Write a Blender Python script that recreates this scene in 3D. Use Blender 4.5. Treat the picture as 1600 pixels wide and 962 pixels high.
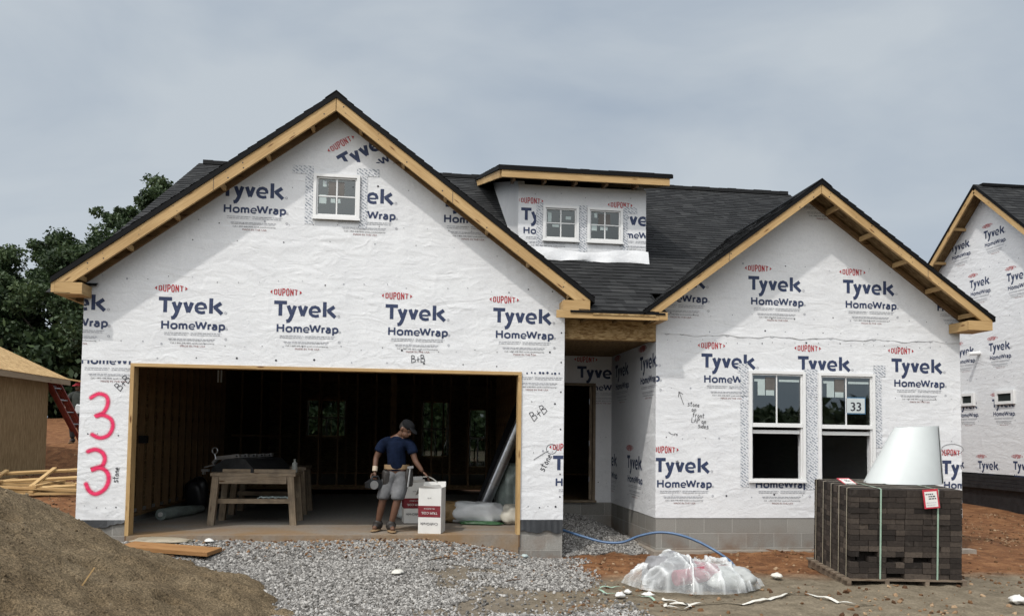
import bpy, bmesh, math, random
import numpy as np
from mathutils import Vector, Matrix, noise as mnoise, Euler

for o in list(bpy.data.objects):
    bpy.data.objects.remove(o, do_unlink=True)
S = bpy.context.scene
COL = S.collection
R = math.radians
random.seed(7)

# ---------------------------------------------------------------- camera
cd = bpy.data.cameras.new('camera')
cam = bpy.data.objects.new('camera', cd)
COL.objects.link(cam)
yaw, pitch, roll = 0.1243, 0.0492, 0.0126
fwd = Vector((math.sin(yaw) * math.cos(pitch), math.cos(yaw) * math.cos(pitch), math.sin(pitch)))
rt = Vector((math.cos(yaw), -math.sin(yaw), 0))
up = rt.cross(fwd)
r2 = rt * math.cos(roll) + up * math.sin(roll)
u2 = -rt * math.sin(roll) + up * math.cos(roll)
cam.matrix_world = Matrix(((r2.x, u2.x, -fwd.x, 1.0634), (r2.y, u2.y, -fwd.y, -10.3663), (r2.z, u2.z, -fwd.z, 1.3087), (0, 0, 0, 1)))
cd.sensor_width = 36
cd.lens = 27.54
cd.shift_y = 0.0867
cd.clip_end = 2000
S.camera = cam

# ---------------------------------------------------------------- world and sun
SUN = Vector((-0.27, -0.30, 0.53)).normalized()          # towards the sun
W = bpy.data.worlds.new('World')
S.world = W
W.use_nodes = True
nt = W.node_tree
nt.nodes.clear()
def wn(t, **k):
    n = nt.nodes.new(t)
    for a, b in k.items():
        setattr(n, a, b)
    return n
L = nt.links.new
out = wn('ShaderNodeOutputWorld')
bg = wn('ShaderNodeBackground')
sky = wn('ShaderNodeTexSky', sky_type='NISHITA', sun_disc=False)
sky.sun_elevation = math.asin(SUN.z)
sky.sun_rotation = math.atan2(SUN.x, SUN.y)
tc = wn('ShaderNodeTexCoord')
mp = wn('ShaderNodeMapping')
mp.inputs['Scale'].default_value = (1.0, 1.0, 2.3)
L(tc.outputs['Generated'], mp.inputs['Vector'])
nz = wn('ShaderNodeTexNoise')
nz.inputs['Scale'].default_value = 1.7
nz.inputs['Detail'].default_value = 6
nz.inputs['Roughness'].default_value = 0.5
nz.inputs['Distortion'].default_value = 0.4
L(mp.outputs[0], nz.inputs['Vector'])
cr = wn('ShaderNodeValToRGB')
cr.color_ramp.elements[0].position = 0.37
cr.color_ramp.elements[0].color = (0.375, 0.447, 0.54, 1)
cr.color_ramp.elements[1].position = 0.62
cr.color_ramp.elements[1].color = (0.56, 0.615, 0.665, 1)
sxyz = wn('ShaderNodeSeparateXYZ')
L(tc.outputs['Generated'], sxyz.inputs[0])
drift = wn('ShaderNodeMath', operation='MULTIPLY_ADD')
L(sxyz.outputs[0], drift.inputs[0])
drift.inputs[1].default_value = -0.10
L(nz.outputs['Fac'], drift.inputs[2])
L(drift.outputs[0], cr.inputs['Fac'])
# brighter cloud round the veiled sun, behind the viewer
dot = wn('ShaderNodeVectorMath', operation='DOT_PRODUCT')
L(tc.outputs['Generated'], dot.inputs[0])
dot.inputs[1].default_value = SUN
mr = wn('ShaderNodeMapRange')
mr.interpolation_type = 'SMOOTHSTEP'
mr.inputs['From Min'].default_value = 0.35
mr.inputs['From Max'].default_value = 1.0
mr.inputs['To Min'].default_value = 0.0
mr.inputs['To Max'].default_value = 1.9
L(dot.outputs['Value'], mr.inputs['Value'])
glow = wn('ShaderNodeVectorMath', operation='SCALE')
glow.inputs[0].default_value = (1.0, 0.975, 0.94)
L(mr.outputs[0], glow.inputs['Scale'])
mul = wn('ShaderNodeVectorMath', operation='ADD')
L(cr.outputs['Color'], mul.inputs[0])
L(glow.outputs[0], mul.inputs[1])
sk = wn('ShaderNodeVectorMath', operation='SCALE')
L(sky.outputs[0], sk.inputs[0])
sk.inputs['Scale'].default_value = 0.08
mx = wn('ShaderNodeMix', data_type='RGBA')
mx.inputs['Factor'].default_value = 0.92
L(sk.outputs[0], mx.inputs['A'])
L(mul.outputs[0], mx.inputs['B'])
L(mx.outputs['Result'], bg.inputs['Color'])
bg.inputs['Strength'].default_value = 1.0
L(bg.outputs[0], out.inputs['Surface'])

sl = bpy.data.lights.new('sun', 'SUN')
sl.energy = 2.0
sl.angle = R(1.6)
sl.color = (1.0, 0.96, 0.90)
so = bpy.data.objects.new('sun', sl)
COL.objects.link(so)
so.rotation_euler = (-SUN).to_track_quat('-Z', 'Y').to_euler()
so.location = (-10, -12, 20)

S.view_settings.view_transform = 'Standard'
S.view_settings.look = 'None'
S.view_settings.exposure = 0.0
S.view_settings.gamma = 1.0
S.cycles.max_bounces = 6
S.cycles.diffuse_bounces = 1
S.cycles.transparent_max_bounces = 12
S.cycles.use_denoising = True

# ---------------------------------------------------------------- helpers: objects
def link(o):
    COL.objects.link(o)
    return o
def tag(o, label=None, cat=None, group=None, kind=None):
    if label: o['label'] = label
    if cat: o['category'] = cat
    if group: o['group'] = group
    if kind: o['kind'] = kind
    return o
def empty(name, label, cat, loc=(0, 0, 0), rz=0.0, group=None):
    o = link(bpy.data.objects.new(name, None))
    o.empty_display_size = 0.2
    o.location = loc
    o.rotation_euler = (0, 0, rz)
    return tag(o, label, cat, group)
def copy_tree(o, parent=None):
    c = o.copy()
    link(c)
    if parent is not None: c.parent = parent
    for ch in list(o.children):
        copy_tree(ch, c)
    return c

class MB:
    def __init__(self):
        self.v = []; self.f = []; self.uv = []; self.mi = []; self.c = []
    def face(self, pts, mi=0, uv=None, c=None):
        n = len(self.v)
        self.v += [tuple(p) for p in pts]
        self.f.append(tuple(range(n, n + len(pts))))
        if uv is None:
            a, b, d = Vector(pts[0]), Vector(pts[1]), Vector(pts[2])
            nn = (b - a).cross(d - a)
            ax = max(range(3), key=lambda i: abs(nn[i]))
            k = [(1, 2), (0, 2), (0, 1)][ax]
            uv = [(p[k[0]], p[k[1]]) for p in pts]
        self.uv.append(uv); self.mi.append(mi); self.c.append(c if c is not None else 0.5)
    def box(self, x0, x1, y0, y1, z0, z1, mi=0, M=None, grain=True, c=None):
        lo = (x0, y0, z0); hi = (x1, y1, z1)
        d = [abs(hi[i] - lo[i]) for i in range(3)]
        la = max(range(3), key=lambda i: d[i])
        P = lambda i, j, k: ((x0, x1)[i], (y0, y1)[j], (z0, z1)[k])
        fs = [((0,0,0),(1,0,0),(1,0,1),(0,0,1)), ((1,1,0),(0,1,0),(0,1,1),(1,1,1)), ((0,1,0),(0,0,0),(0,0,1),(0,1,1)),
              ((1,0,0),(1,1,0),(1,1,1),(1,0,1)), ((0,0,1),(1,0,1),(1,1,1),(0,1,1)), ((0,1,0),(1,1,0),(1,0,0),(0,0,0))]
        axn = [1, 1, 0, 0, 2, 2]
        off = random.random() * 7 if grain else 0
        for f, an in zip(fs, axn):
            pts = [P(*q) for q in f]
            k = [i for i in range(3) if i != an]
            if grain and k[1] == la: k = [k[1], k[0]]
            uv = [(p[k[0]] + off, p[k[1]] + off * 1.7) for p in pts]
            if M is not None: pts = [M @ Vector(p) for p in pts]
            self.face(pts, mi, uv, c)
        return self
    def bar(self, a, b, w, h, mi=0, upv=(0, 0, 1), c=None):
        """square timber from a to b, w wide sideways and h along upv"""
        a = Vector(a); b = Vector(b); d = b - a; Ln = d.length; d.normalize()
        s = d.cross(Vector(upv))
        if s.length < 1e-4: s = d.cross(Vector((0, 1, 0)))
        s.normalize(); u = s.cross(d)
        M = Matrix(((d.x, s.x, u.x, a.x), (d.y, s.y, u.y, a.y), (d.z, s.z, u.z, a.z), (0, 0, 0, 1)))
        return self.box(0, Ln, -w/2, w/2, -h/2, h/2, mi, M, True, c)
    def prism(self, poly, y0, y1, mi=0, mis=None):
        """XZ polygon (counter-clockwise seen from -Y) extruded from y0 (front) to y1"""
        mis = mi if mis is None else mis
        self.face([(x, y0, z) for x, z in poly], mi)
        self.face([(x, y1, z) for x, z in reversed(poly)], mi)
        for i in range(len(poly)):
            (xa, za), (xb, zb) = poly[i], poly[(i+1) % len(poly)]
            self.face([(xa, y0, za), (xa, y1, za), (xb, y1, zb), (xb, y0, zb)], mis)
        return self
    def tube(self, pts, r, n=8, mi=0, cap=True, c=None):
        pts = [Vector(p) for p in pts]
        rr = r if isinstance(r, (list, tuple)) else [r] * len(pts)
        rings = []; prev = None
        for i, p in enumerate(pts):
            t = (pts[min(i+1, len(pts)-1)] - pts[max(i-1, 0)])
            t = t.normalized() if t.length > 1e-7 else Vector((0, 0, 1))
            if prev is None:
                s = t.orthogonal().normalized()
            else:
                s = prev - t * prev.dot(t)
                s = s.normalized() if s.length > 1e-6 else t.orthogonal().normalized()
            prev = s
            q = t.cross(s)
            rings.append([p + (s * math.cos(2*math.pi*k/n) + q * math.sin(2*math.pi*k/n)) * rr[i] for k in range(n)])
        Ls = 0
        for i in range(len(rings) - 1):
            dl = (pts[i+1] - pts[i]).length
            for k in range(n):
                k2 = (k+1) % n
                self.face([rings[i][k], rings[i][k2], rings[i+1][k2], rings[i+1][k]], mi,
                          [(Ls, k/n), (Ls, (k+1)/n), (Ls+dl, (k+1)/n), (Ls+dl, k/n)], c)
            Ls += dl
        if cap:
            self.face(list(reversed(rings[0])), mi, None, c); self.face(rings[-1], mi, None, c)
        return self
    def build(self, name, mats, parent=None, smooth=False, merge=False):
        me = bpy.data.meshes.new(name)
        me.from_pydata(self.v, [], self.f)
        if not isinstance(mats, (list, tuple)): mats = [mats]
        for m in mats: me.materials.append(m)
        me.polygons.foreach_set('material_index', self.mi)
        ul = me.uv_layers.new(name='UVMap')
        ul.data.foreach_set('uv', [a for f in self.uv for p in f for a in p])
        ca = me.attributes.new('tone', 'FLOAT', 'FACE')
        ca.data.foreach_set('value', self.c)
        if merge:
            bm = bmesh.new(); bm.from_mesh(me)
            bmesh.ops.remove_doubles(bm, verts=bm.verts, dist=1e-5)
            bm.to_mesh(me); bm.free()
        if smooth:
            me.polygons.foreach_set('use_smooth', [True] * len(me.polygons))
        me.update()
        o = link(bpy.data.objects.new(name, me))
        if parent is not None: o.parent = parent
        return o

def build_each(mb, name, mats, parent, per=6):
    """every box of the builder as an object of its own"""
    res = []
    for i in range(0, len(mb.f), per):
        m = MB()
        for j in range(i, min(i+per, len(mb.f))):
            m.face([mb.v[q] for q in mb.f[j]], mb.mi[j], mb.uv[j], mb.c[j])
        res.append(m.build(name, mats, parent))
    return res
def mesh_obj(name, me, parent=None, smooth=None):
    if smooth is not None:
        me.polygons.foreach_set('use_smooth', [smooth] * len(me.polygons))
    o = link(bpy.data.objects.new(name, me))
    if parent is not None: o.parent = parent
    return o

def holed_wall(name, outer, holes, y0, y1, mat, parent):
    """a wall in the XZ plane with openings, from y0 (front) to y1"""
    cu = bpy.data.curves.new(name, 'CURVE')
    cu.dimensions = '2D'; cu.fill_mode = 'BOTH'
    cu.extrude = (y1 - y0) / 2
    for loop in [outer] + holes:
        sp = cu.splines.new('POLY'); sp.points.add(len(loop) - 1); sp.use_cyclic_u = True
        for p, (x, z) in zip(sp.points, loop): p.co = (x, z, 0, 1)
    tmp = bpy.data.objects.new('tmp', cu)
    link(tmp)
    dg = bpy.context.evaluated_depsgraph_get()
    me = bpy.data.meshes.new_from_object(tmp.evaluated_get(dg))
    bpy.data.objects.remove(tmp); bpy.data.curves.remove(cu)
    me.transform(Matrix(((1,0,0,0),(0,0,-1,(y0+y1)/2),(0,1,0,0),(0,0,0,1))))
    me.materials.clear(); me.materials.append(mat)
    boxuv(me)
    return mesh_obj(name, me, parent, False)

def boxuv(me):
    ul = me.uv_layers.get('UVMap') or me.uv_layers.new(name='UVMap')
    for p in me.polygons:
        n = p.normal
        ax = max(range(3), key=lambda i: abs(n[i]))
        k = [(1, 2), (0, 2), (0, 1)][ax]
        for li in p.loop_indices:
            co = me.vertices[me.loops[li].vertex_index].co
            ul.data[li].uv = (co[k[0]], co[k[1]])

def rect(x0, x1, z0, z1):
    return [(x0, z0), (x1, z0), (x1, z1), (x0, z1)]

# ---------------------------------------------------------------- helpers: materials
class NT:
    def __init__(self, name):
        self.m = bpy.data.materials.new(name); self.m.use_nodes = True
        self.t = self.m.node_tree; self.t.nodes.clear()
        self.o = self.n('ShaderNodeOutputMaterial')
    def n(self, ty, props=None, **inp):
        n = self.t.nodes.new(ty)
        for a, b in (props or {}).items(): setattr(n, a, b)
        for k, v in inp.items():
            self.set(n, k, v)
        return n
    def set(self, n, k, v):
        k = {'Base': 'Base Color', 'Rough': 'Roughness'}.get(k, k)
        s = n.inputs[int(k[1:])] if k[0] == 'i' and k[1:].isdigit() else n.inputs[k]
        if isinstance(v, bpy.types.NodeSocket): self.t.links.new(v, s)
        elif isinstance(v, bpy.types.Node): self.t.links.new(v.outputs[0], s)
        else: s.default_value = v
    def coord(self, which='Object', scale=(1,1,1), rot=(0,0,0), loc=(0,0,0)):
        tcn = self.n('ShaderNodeTexCoord')
        m = self.n('ShaderNodeMapping', Vector=tcn.outputs[which], Scale=scale, Rotation=rot, Location=loc)
        return m.outputs[0]
    def noise(self, vec, scale, detail=3, rough=0.5, dist=0.0, ty='FBM'):
        return self.n('ShaderNodeTexNoise', {'noise_type': ty}, Vector=vec, Scale=scale, Detail=detail, Roughness=rough, Distortion=dist).outputs[0]
    def ramp(self, fac, stops):
        r = self.n('ShaderNodeValToRGB', Fac=fac)
        e = r.color_ramp.elements
        while len(e) < len(stops): e.new(0.5)
        for q, (p, c) in zip(e, stops):
            q.position = p; q.color = (c[0], c[1], c[2], 1) if len(c) == 3 else c
        return r.outputs[0]
    def mix(self, fac, a, b, mode='MIX'):
        n = self.n('ShaderNodeMix', {'data_type': 'RGBA', 'blend_type': mode})
        self.set(n, 'i0', fac)
        for k, v in (('i6', a), ('i7', b)):
            self.set(n, k, (v[0], v[1], v[2], 1) if isinstance(v, tuple) and len(v) == 3 else v)
        return n.outputs[2]
    def math(self, op, a, b=0.0, c=0.0):
        n = self.n('ShaderNodeMath', {'operation': op})
        for i, v in enumerate((a, b, c)): self.set(n, 'i%d' % i, v)
        return n.outputs[0]
    def bump(self, h, strength=0.5, dist=0.01, prev=None):
        n = self.n('ShaderNodeBump', Height=h, Strength=strength, Distance=dist)
        if prev is not None: self.set(n, 'Normal', prev)
        return n.outputs[0]
    def attr(self, name):
        return self.n('ShaderNodeAttribute', {'attribute_name': name}).outputs['Fac']
    def principled(self, base, rough=0.7, normal=None, metal=0.0, spec=0.5, **kw):
        b = self.n('ShaderNodeBsdfPrincipled')
        self.set(b, 'Base Color', (base[0], base[1], base[2], 1) if isinstance(base, tuple) and len(base) == 3 else base)
        self.set(b, 'Roughness', rough); self.set(b, 'Metallic', metal); self.set(b, 'Specular IOR Level', spec)
        if normal is not None: self.set(b, 'Normal', normal)
        for k, v in kw.items(): self.set(b, k.replace('_', ' '), v)
        self.t.links.new(b.outputs[0], self.o.inputs['Surface'])
        return b
def rgb(h, k=1.0):
    """colour written as sRGB 0-255"""
    f = lambda c: (c/255/12.92 if c/255 < 0.04045 else ((c/255 + 0.055)/1.055)**2.4) * k
    return (f(h[0]), f(h[1]), f(h[2]))

def m_plain(name, col, rough=0.6, var=0.15, scale=8, bump=0.1, metal=0.0, spec=0.5):
    k = NT(name); v = k.coord()
    n = k.noise(v, scale, 4, 0.6)
    c = k.ramp(n, [(0.3, tuple(x*(1-var) for x in col)), (0.7, tuple(min(1, x*(1+var)) for x in col))])
    k.principled(c, rough, k.bump(k.noise(v, scale*6, 3), bump, 0.004), metal, spec)
    return k.m

def wrinkles(k, big=1.0):
    v = k.coord('Object')
    a = k.noise(k.coord('Object', (1.0, 1.0, 1.15), (0, 0.7, 0)), 5.0, 4, 0.55, 1.6, 'RIDGED_MULTIFRACTAL')
    b = k.noise(k.coord('Object', (0.7, 0.7, 2.0), (0, -0.5, 0)), 3.4, 3, 0.5, 1.2)
    c = k.noise(v, 15, 3, 0.55, 1.0, 'RIDGED_MULTIFRACTAL')
    p1 = k.noise(k.coord('Object', (0.8, 0.8, 2.6), (0, 0.85, 0)), 1.7, 2, 0.5, 0.8, 'RIDGED_MULTIFRACTAL')
    p2 = k.noise(k.coord('Object', (2.8, 2.8, 0.7), (0, 0.35, 0), (3.7, 0, 1.3)), 1.5, 2, 0.5, 0.8, 'RIDGED_MULTIFRACTAL')
    zone = k.noise(v, 0.9, 2, 0.5)
    zone = k.n('ShaderNodeMapRange', Value=zone).outputs[0]
    amp = k.math('MULTIPLY', zone, zone)
    h = k.math('ADD', k.math('MULTIPLY', a, k.math('MULTIPLY_ADD', amp, 0.019*big, 0.0016)), k.math('MULTIPLY', b, 0.013*big))
    h = k.math('ADD', h, k.math('MULTIPLY', c, 0.0036))
    h = k.math('ADD', h, k.math('MULTIPLY', p1, k.math('MULTIPLY', amp, 0.045*big)))
    h = k.math('ADD', h, k.math('MULTIPLY', p2, k.math('MULTIPLY', k.math('SUBTRACT', 1.0, zone), 0.016*big)))
    return k.bump(h, 0.75, 1.0)

def m_wrap():
    k = NT('wrap_white'); v = k.coord('Object')
    fib = k.noise(k.coord('Object', (1, 1, 1)), 55, 4, 0.7, 1.0)
    blot = k.noise(v, 2.2, 4, 0.6)
    c = k.ramp(fib, [(0.3, (0.69, 0.70, 0.715)), (0.7, (0.80, 0.805, 0.81))])
    c = k.mix(0.6, c, k.ramp(blot, [(0.3, (0.88, 0.88, 0.89)), (0.62, (1, 1, 1))]), 'MULTIPLY')
    k.principled(c, 0.55, wrinkles(k), 0, 0.35)
    return k.m
def m_ink(name, col):
    k = NT(name)
    n = k.noise(k.coord('Object'), 60, 3, 0.7)
    c = k.ramp(n, [(0.35, tuple(x*0.9 for x in col)), (0.7, tuple(x*1.25 for x in col))])
    k.principled(c, 0.6, wrinkles(k), 0, 0.3)
    return k.m
def m_wood(name, a, b, rough=0.65, scale=1.0, dirt=0.0):
    k = NT(name)
    v = k.coord('UV', (2.0*scale, 26*scale, 1))
    w = k.noise(v, 2.0, 4, 0.6, 0.6)
    big = k.noise(k.coord('UV', (0.8, 3, 1)), 1.5, 3, 0.5)
    c = k.ramp(w, [(0.28, b), (0.66, a)])
    c = k.mix(0.55, c, k.ramp(big, [(0.3, (0.62, 0.55, 0.46)), (0.62, (1, 1, 1))]), 'MULTIPLY')
    kn = k.n('ShaderNodeTexVoronoi', Vector=k.coord('UV', (2.6, 11, 1)), Scale=1.0)
    c = k.mix(1.0, c, k.ramp(kn.outputs['Distance'], [(0.07, (0.30, 0.19, 0.11)), (0.17, (1, 1, 1))]), 'MULTIPLY')
    if dirt:
        d = k.noise(k.coord('Object'), 7, 5, 0.65)
        c = k.mix(k.math('MULTIPLY', k.ramp(d, [(0.42, (0,0,0)), (0.7, (1,1,1))]), dirt), c, (0.06, 0.045, 0.035))
    k.principled(c, rough, k.bump(w, 0.3, 0.002), 0, 0.3)
    return k.m
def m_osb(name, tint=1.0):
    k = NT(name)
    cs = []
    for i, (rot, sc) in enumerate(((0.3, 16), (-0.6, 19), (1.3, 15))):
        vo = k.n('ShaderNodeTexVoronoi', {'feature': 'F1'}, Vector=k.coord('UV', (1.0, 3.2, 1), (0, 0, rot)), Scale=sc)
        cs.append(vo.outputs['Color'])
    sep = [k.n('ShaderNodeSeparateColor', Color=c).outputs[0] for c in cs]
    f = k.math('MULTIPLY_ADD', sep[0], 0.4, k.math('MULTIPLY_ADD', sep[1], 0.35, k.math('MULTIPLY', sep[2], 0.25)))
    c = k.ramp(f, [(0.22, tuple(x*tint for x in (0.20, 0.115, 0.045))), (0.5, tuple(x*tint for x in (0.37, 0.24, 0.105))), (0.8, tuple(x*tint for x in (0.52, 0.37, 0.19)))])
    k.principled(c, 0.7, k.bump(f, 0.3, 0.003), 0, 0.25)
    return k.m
def m_block(name, tint=(1, 1, 1)):
    k = NT(name)
    v = k.coord('UV', (1, 1, 1), (0, 0, 0), (0, 0.0035, 0))
    br = k.n('ShaderNodeTexBrick', Vector=v, Scale=1.0)
    br.offset = 0.5
    for a, b in (('Brick Width', 0.406), ('Row Height', 0.203), ('Mortar Size', 0.006), ('Mortar Smooth', 0.1), ('Bias', 0.0)):
        br.inputs[a].default_value = b
    br.inputs['Color1'].default_value = (0.235*tint[0], 0.225*tint[1], 0.205*tint[2], 1)
    br.inputs['Color2'].default_value = (0.31*tint[0], 0.30*tint[1], 0.275*tint[2], 1)
    br.inputs['Mortar'].default_value = (0.36*tint[0], 0.35*tint[1], 0.32*tint[2], 1)
    ob = k.coord('Object')
    g = k.noise(ob, 70, 3, 0.7)
    st = k.noise(ob, 3.0, 4, 0.6)
    c = k.mix(0.7, br.outputs['Color'], k.ramp(g, [(0.3, (0.7, 0.7, 0.7)), (0.7, (1.1, 1.1, 1.1))]), 'MULTIPLY')
    # red mud splashed on the lower courses
    sx = k.n('ShaderNodeSeparateXYZ', Vector=ob)
    low = k.n('ShaderNodeMapRange', Value=sx.outputs[2])
    low.inputs['From Min'].default_value = 0.12; low.inputs['From Max'].default_value = -0.3
    mud = k.math('MULTIPLY', k.ramp(st, [(0.42, (0,0,0)), (0.75, (1,1,1))]), low.outputs[0])
    c = k.mix(mud, c, (0.16, 0.085, 0.045))
    h = k.math('ADD', k.math('MULTIPLY', br.outputs['Fac'], -1.0), k.math('MULTIPLY', g, 0.25))
    k.principled(c, 0.9, k.bump(h, 0.6, 0.006), 0, 0.2)
    return k.m
def m_shingle(name, base=0.019):
    k = NT(name)
    t = k.attr('tone')
    c = k.ramp(t, [(0.0, (base*0.62, base*0.64, base*0.68)), (0.5, (base*1.0, base*1.03, base*1.07)), (1.0, (base*1.75, base*1.78, base*1.8))])
    n = k.noise(k.coord('Object'), 150, 2, 0.8)
    c = k.mix(0.8, c, k.ramp(n, [(0.3, (0.6, 0.6, 0.6)), (0.7, (1.5, 1.5, 1.5))]), 'MULTIPLY')
    k.principled(c, 0.85, k.bump(n, 0.5, 0.003), 0, 0.25)
    return k.m
def m_glass(name, refl=0.20):
    k = NT(name)
    tr = k.n('ShaderNodeBsdfTransparent', Color=(0.62, 0.66, 0.64, 1))
    gl = k.n('ShaderNodeBsdfGlossy', Color=(0.95, 1, 0.98, 1), Roughness=0.015)
    fr = k.n('ShaderNodeFresnel', IOR=1.5)
    f = k.math('MULTIPLY_ADD', fr.outputs[0], 1.0, refl - 0.04)
    mxs = k.n('ShaderNodeMixShader', i0=f)
    k.t.links.new(tr.outputs[0], mxs.inputs[1]); k.t.links.new(gl.outputs[0], mxs.inputs[2])
    k.t.links.new(mxs.outputs[0], k.o.inputs['Surface'])
    return k.m
def m_plastic(name, alpha=0.4, col=(0.8, 0.82, 0.82), rough=0.18, crease=1.0):
    k = NT(name)
    v = k.coord('Object')
    a = k.noise(v, 7, 4, 0.6, 1.5, 'RIDGED_MULTIFRACTAL')
    b = k.noise(v, 30, 3, 0.6, 1.0)
    h = k.math('MULTIPLY_ADD', a, 0.03*crease, k.math('MULTIPLY', b, 0.008*crease))
    nrm = k.bump(h, 0.8, 1.0)
    p = k.n('ShaderNodeBsdfPrincipled')
    k.set(p, 'Base Color', (*col, 1)); k.set(p, 'Roughness', rough); k.set(p, 'Normal', nrm)
    tr = k.n('ShaderNodeBsdfTransparent', Color=(0.97, 0.98, 0.98, 1))
    vein = k.ramp(a, [(0.45, (0.0,)*3), (0.8, (1,)*3)])
    f = k.math('MULTIPLY_ADD', vein, 0.35, alpha)
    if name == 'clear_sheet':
        cz_ = k.attr('crease')  # folds made whiter and more opaque, painting in their highlights
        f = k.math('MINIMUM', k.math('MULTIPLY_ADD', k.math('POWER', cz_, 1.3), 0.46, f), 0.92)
    mxs = k.n('ShaderNodeMixShader', i0=f)
    k.t.links.new(tr.outputs[0], mxs.inputs[1]); k.t.links.new(p.outputs[0], mxs.inputs[2])
    k.t.links.new(mxs.outputs[0], k.o.inputs['Surface'])
    return k.m
def m_tape():
    k = NT('flashing_tape')
    v = k.coord('UV', (1, 1, 1), (0, 0, R(35)))
    w = k.n('ShaderNodeTexBrick', Vector=v, Scale=1.0)
    w.offset = 0.37
    for a, b in (('Brick Width', 0.10), ('Row Height', 0.034), ('Mortar Size', 0.0105), ('Mortar Smooth', 0.2)):
        w.inputs[a].default_value = b
    w.inputs['Color1'].default_value = (0.16, 0.19, 0.23, 1); w.inputs['Color2'].default_value = (0.30, 0.33, 0.37, 1)
    w.inputs['Mortar'].default_value = (0.66, 0.67, 0.69, 1)
    n = k.noise(k.coord('UV'), 40, 2)
    c = k.mix(k.ramp(n, [(0.52, (0,0,0)), (0.6, (1,1,1))]), w.outputs['Color'], (0.66, 0.67, 0.69))
    k.principled(c, 0.5, wrinkles(k, 0.7), 0, 0.4)
    return k.m
def m_spray():
    k = NT('red_spray_paint')
    uv = k.coord('UV')
    s = k.n('ShaderNodeSeparateXYZ', Vector=uv)
    e = k.math('ABSOLUTE', s.outputs[1])
    n = k.noise(k.coord('Object'), 90, 3, 0.8)
    e = k.math('ADD', e, k.math('MULTIPLY_ADD', n, 0.25, -0.12))
    a = k.ramp(e, [(0.22, (1,)*3), (0.46, (0.6,)*3), (0.72, (0.15,)*3), (0.98, (0,)*3)])
    p = k.n('ShaderNodeBsdfPrincipled'); k.set(p, 'Base Color', (0.80, 0.022, 0.115, 1)); k.set(p, 'Roughness', 0.6)
    k.set(p, 'Normal', wrinkles(k))
    tr = k.n('ShaderNodeBsdfTransparent')
    mxs = k.n('ShaderNodeMixShader', i0=a)
    k.t.links.new(tr.outputs[0], mxs.inputs[1]); k.t.links.new(p.outputs[0], mxs.inputs[2])
    k.t.links.new(mxs.outputs[0], k.o.inputs['Surface'])
    return k.m
def m_tone(name, c0, c1, rough=0.8, c2=None, bumps=0.3, bscale=60):
    k = NT(name); t = k.attr('tone')
    st = [(0.0, c0), (1.0, c1)] if c2 is None else [(0.0, c0), (0.5, c1), (1.0, c2)]
    n = k.noise(k.coord('Object'), bscale, 3, 0.7)
    c = k.mix(0.6, k.ramp(t, st), k.ramp(n, [(0.3, (0.72,)*3), (0.7, (1.2,)*3)]), 'MULTIPLY')
    k.principled(c, rough, k.bump(n, bumps, 0.004), 0, 0.25)
    return k.m

M = {}
M['wrap'] = m_wrap()
M['navy'] = m_ink('ink_navy', (0.034, 0.048, 0.102))
M['red'] = m_ink('ink_red', (0.40, 0.022, 0.030))
M['rust'] = m_ink('ink_rust', (0.22, 0.055, 0.05))
M['grey'] = m_ink('ink_grey', (0.36, 0.37, 0.40))
M['dark'] = m_ink('ink_dark', (0.035, 0.035, 0.045))
INK = [M['navy'], M['red'], M['rust'], M['grey'], M['dark']]
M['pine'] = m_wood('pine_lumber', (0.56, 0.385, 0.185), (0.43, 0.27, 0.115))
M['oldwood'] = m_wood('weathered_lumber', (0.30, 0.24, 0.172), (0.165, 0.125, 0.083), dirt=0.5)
M['stud'] = m_wood('shaded_stud_lumber', (0.26, 0.16, 0.075), (0.17, 0.098, 0.044), dirt=0.35)  # darker than real pine, so the colour carries the interior shade
M['osb'] = m_osb('osb_board')
M['osb_shaded'] = m_osb('osb_board_shaded', 0.45)  # same board darkened: shade of undersides and interior put into its colour
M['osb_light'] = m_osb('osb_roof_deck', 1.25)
M['block'] = m_block('grey_block')
M['shingle'] = m_shingle('charcoal_shingle')
M['blackedge'] = m_plain('black_drip_edge', (0.0045, 0.0045, 0.005), 0.7, 0.2, 10, 0.1, 0, 0.15)
M['vinyl'] = m_plain('white_vinyl', (0.78, 0.78, 0.77), 0.35, 0.03, 5, 0.03)
M['glass'] = m_glass('window_glass')
M['tape'] = m_tape()
M['dimglass'] = m_glass('dimmed_glass', .12)
M['dimglass'].node_tree.nodes['Transparent BSDF'].inputs[0].default_value = (.19, .21, .195, 1)  # back panes tinted dark to dim the daylight coming through them
M['atticglass'] = m_glass('attic_glass', .125)
M['sticker'] = m_plain('pale_sticker', (0.42, 0.49, 0.48), 0.5, 0.08)
M['stickerdark'] = m_plain('grey_sticker', (0.12, 0.11, 0.10), 0.5, 0.2)
M['concrete'] = None
M['black'] = m_plain('black_plastic', (0.014, 0.014, 0.016), 0.4, 0.2)
M['membrane'] = m_plain('black_membrane', (0.03, 0.032, 0.035), 0.35, 0.3, 5, 0.4)

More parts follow.
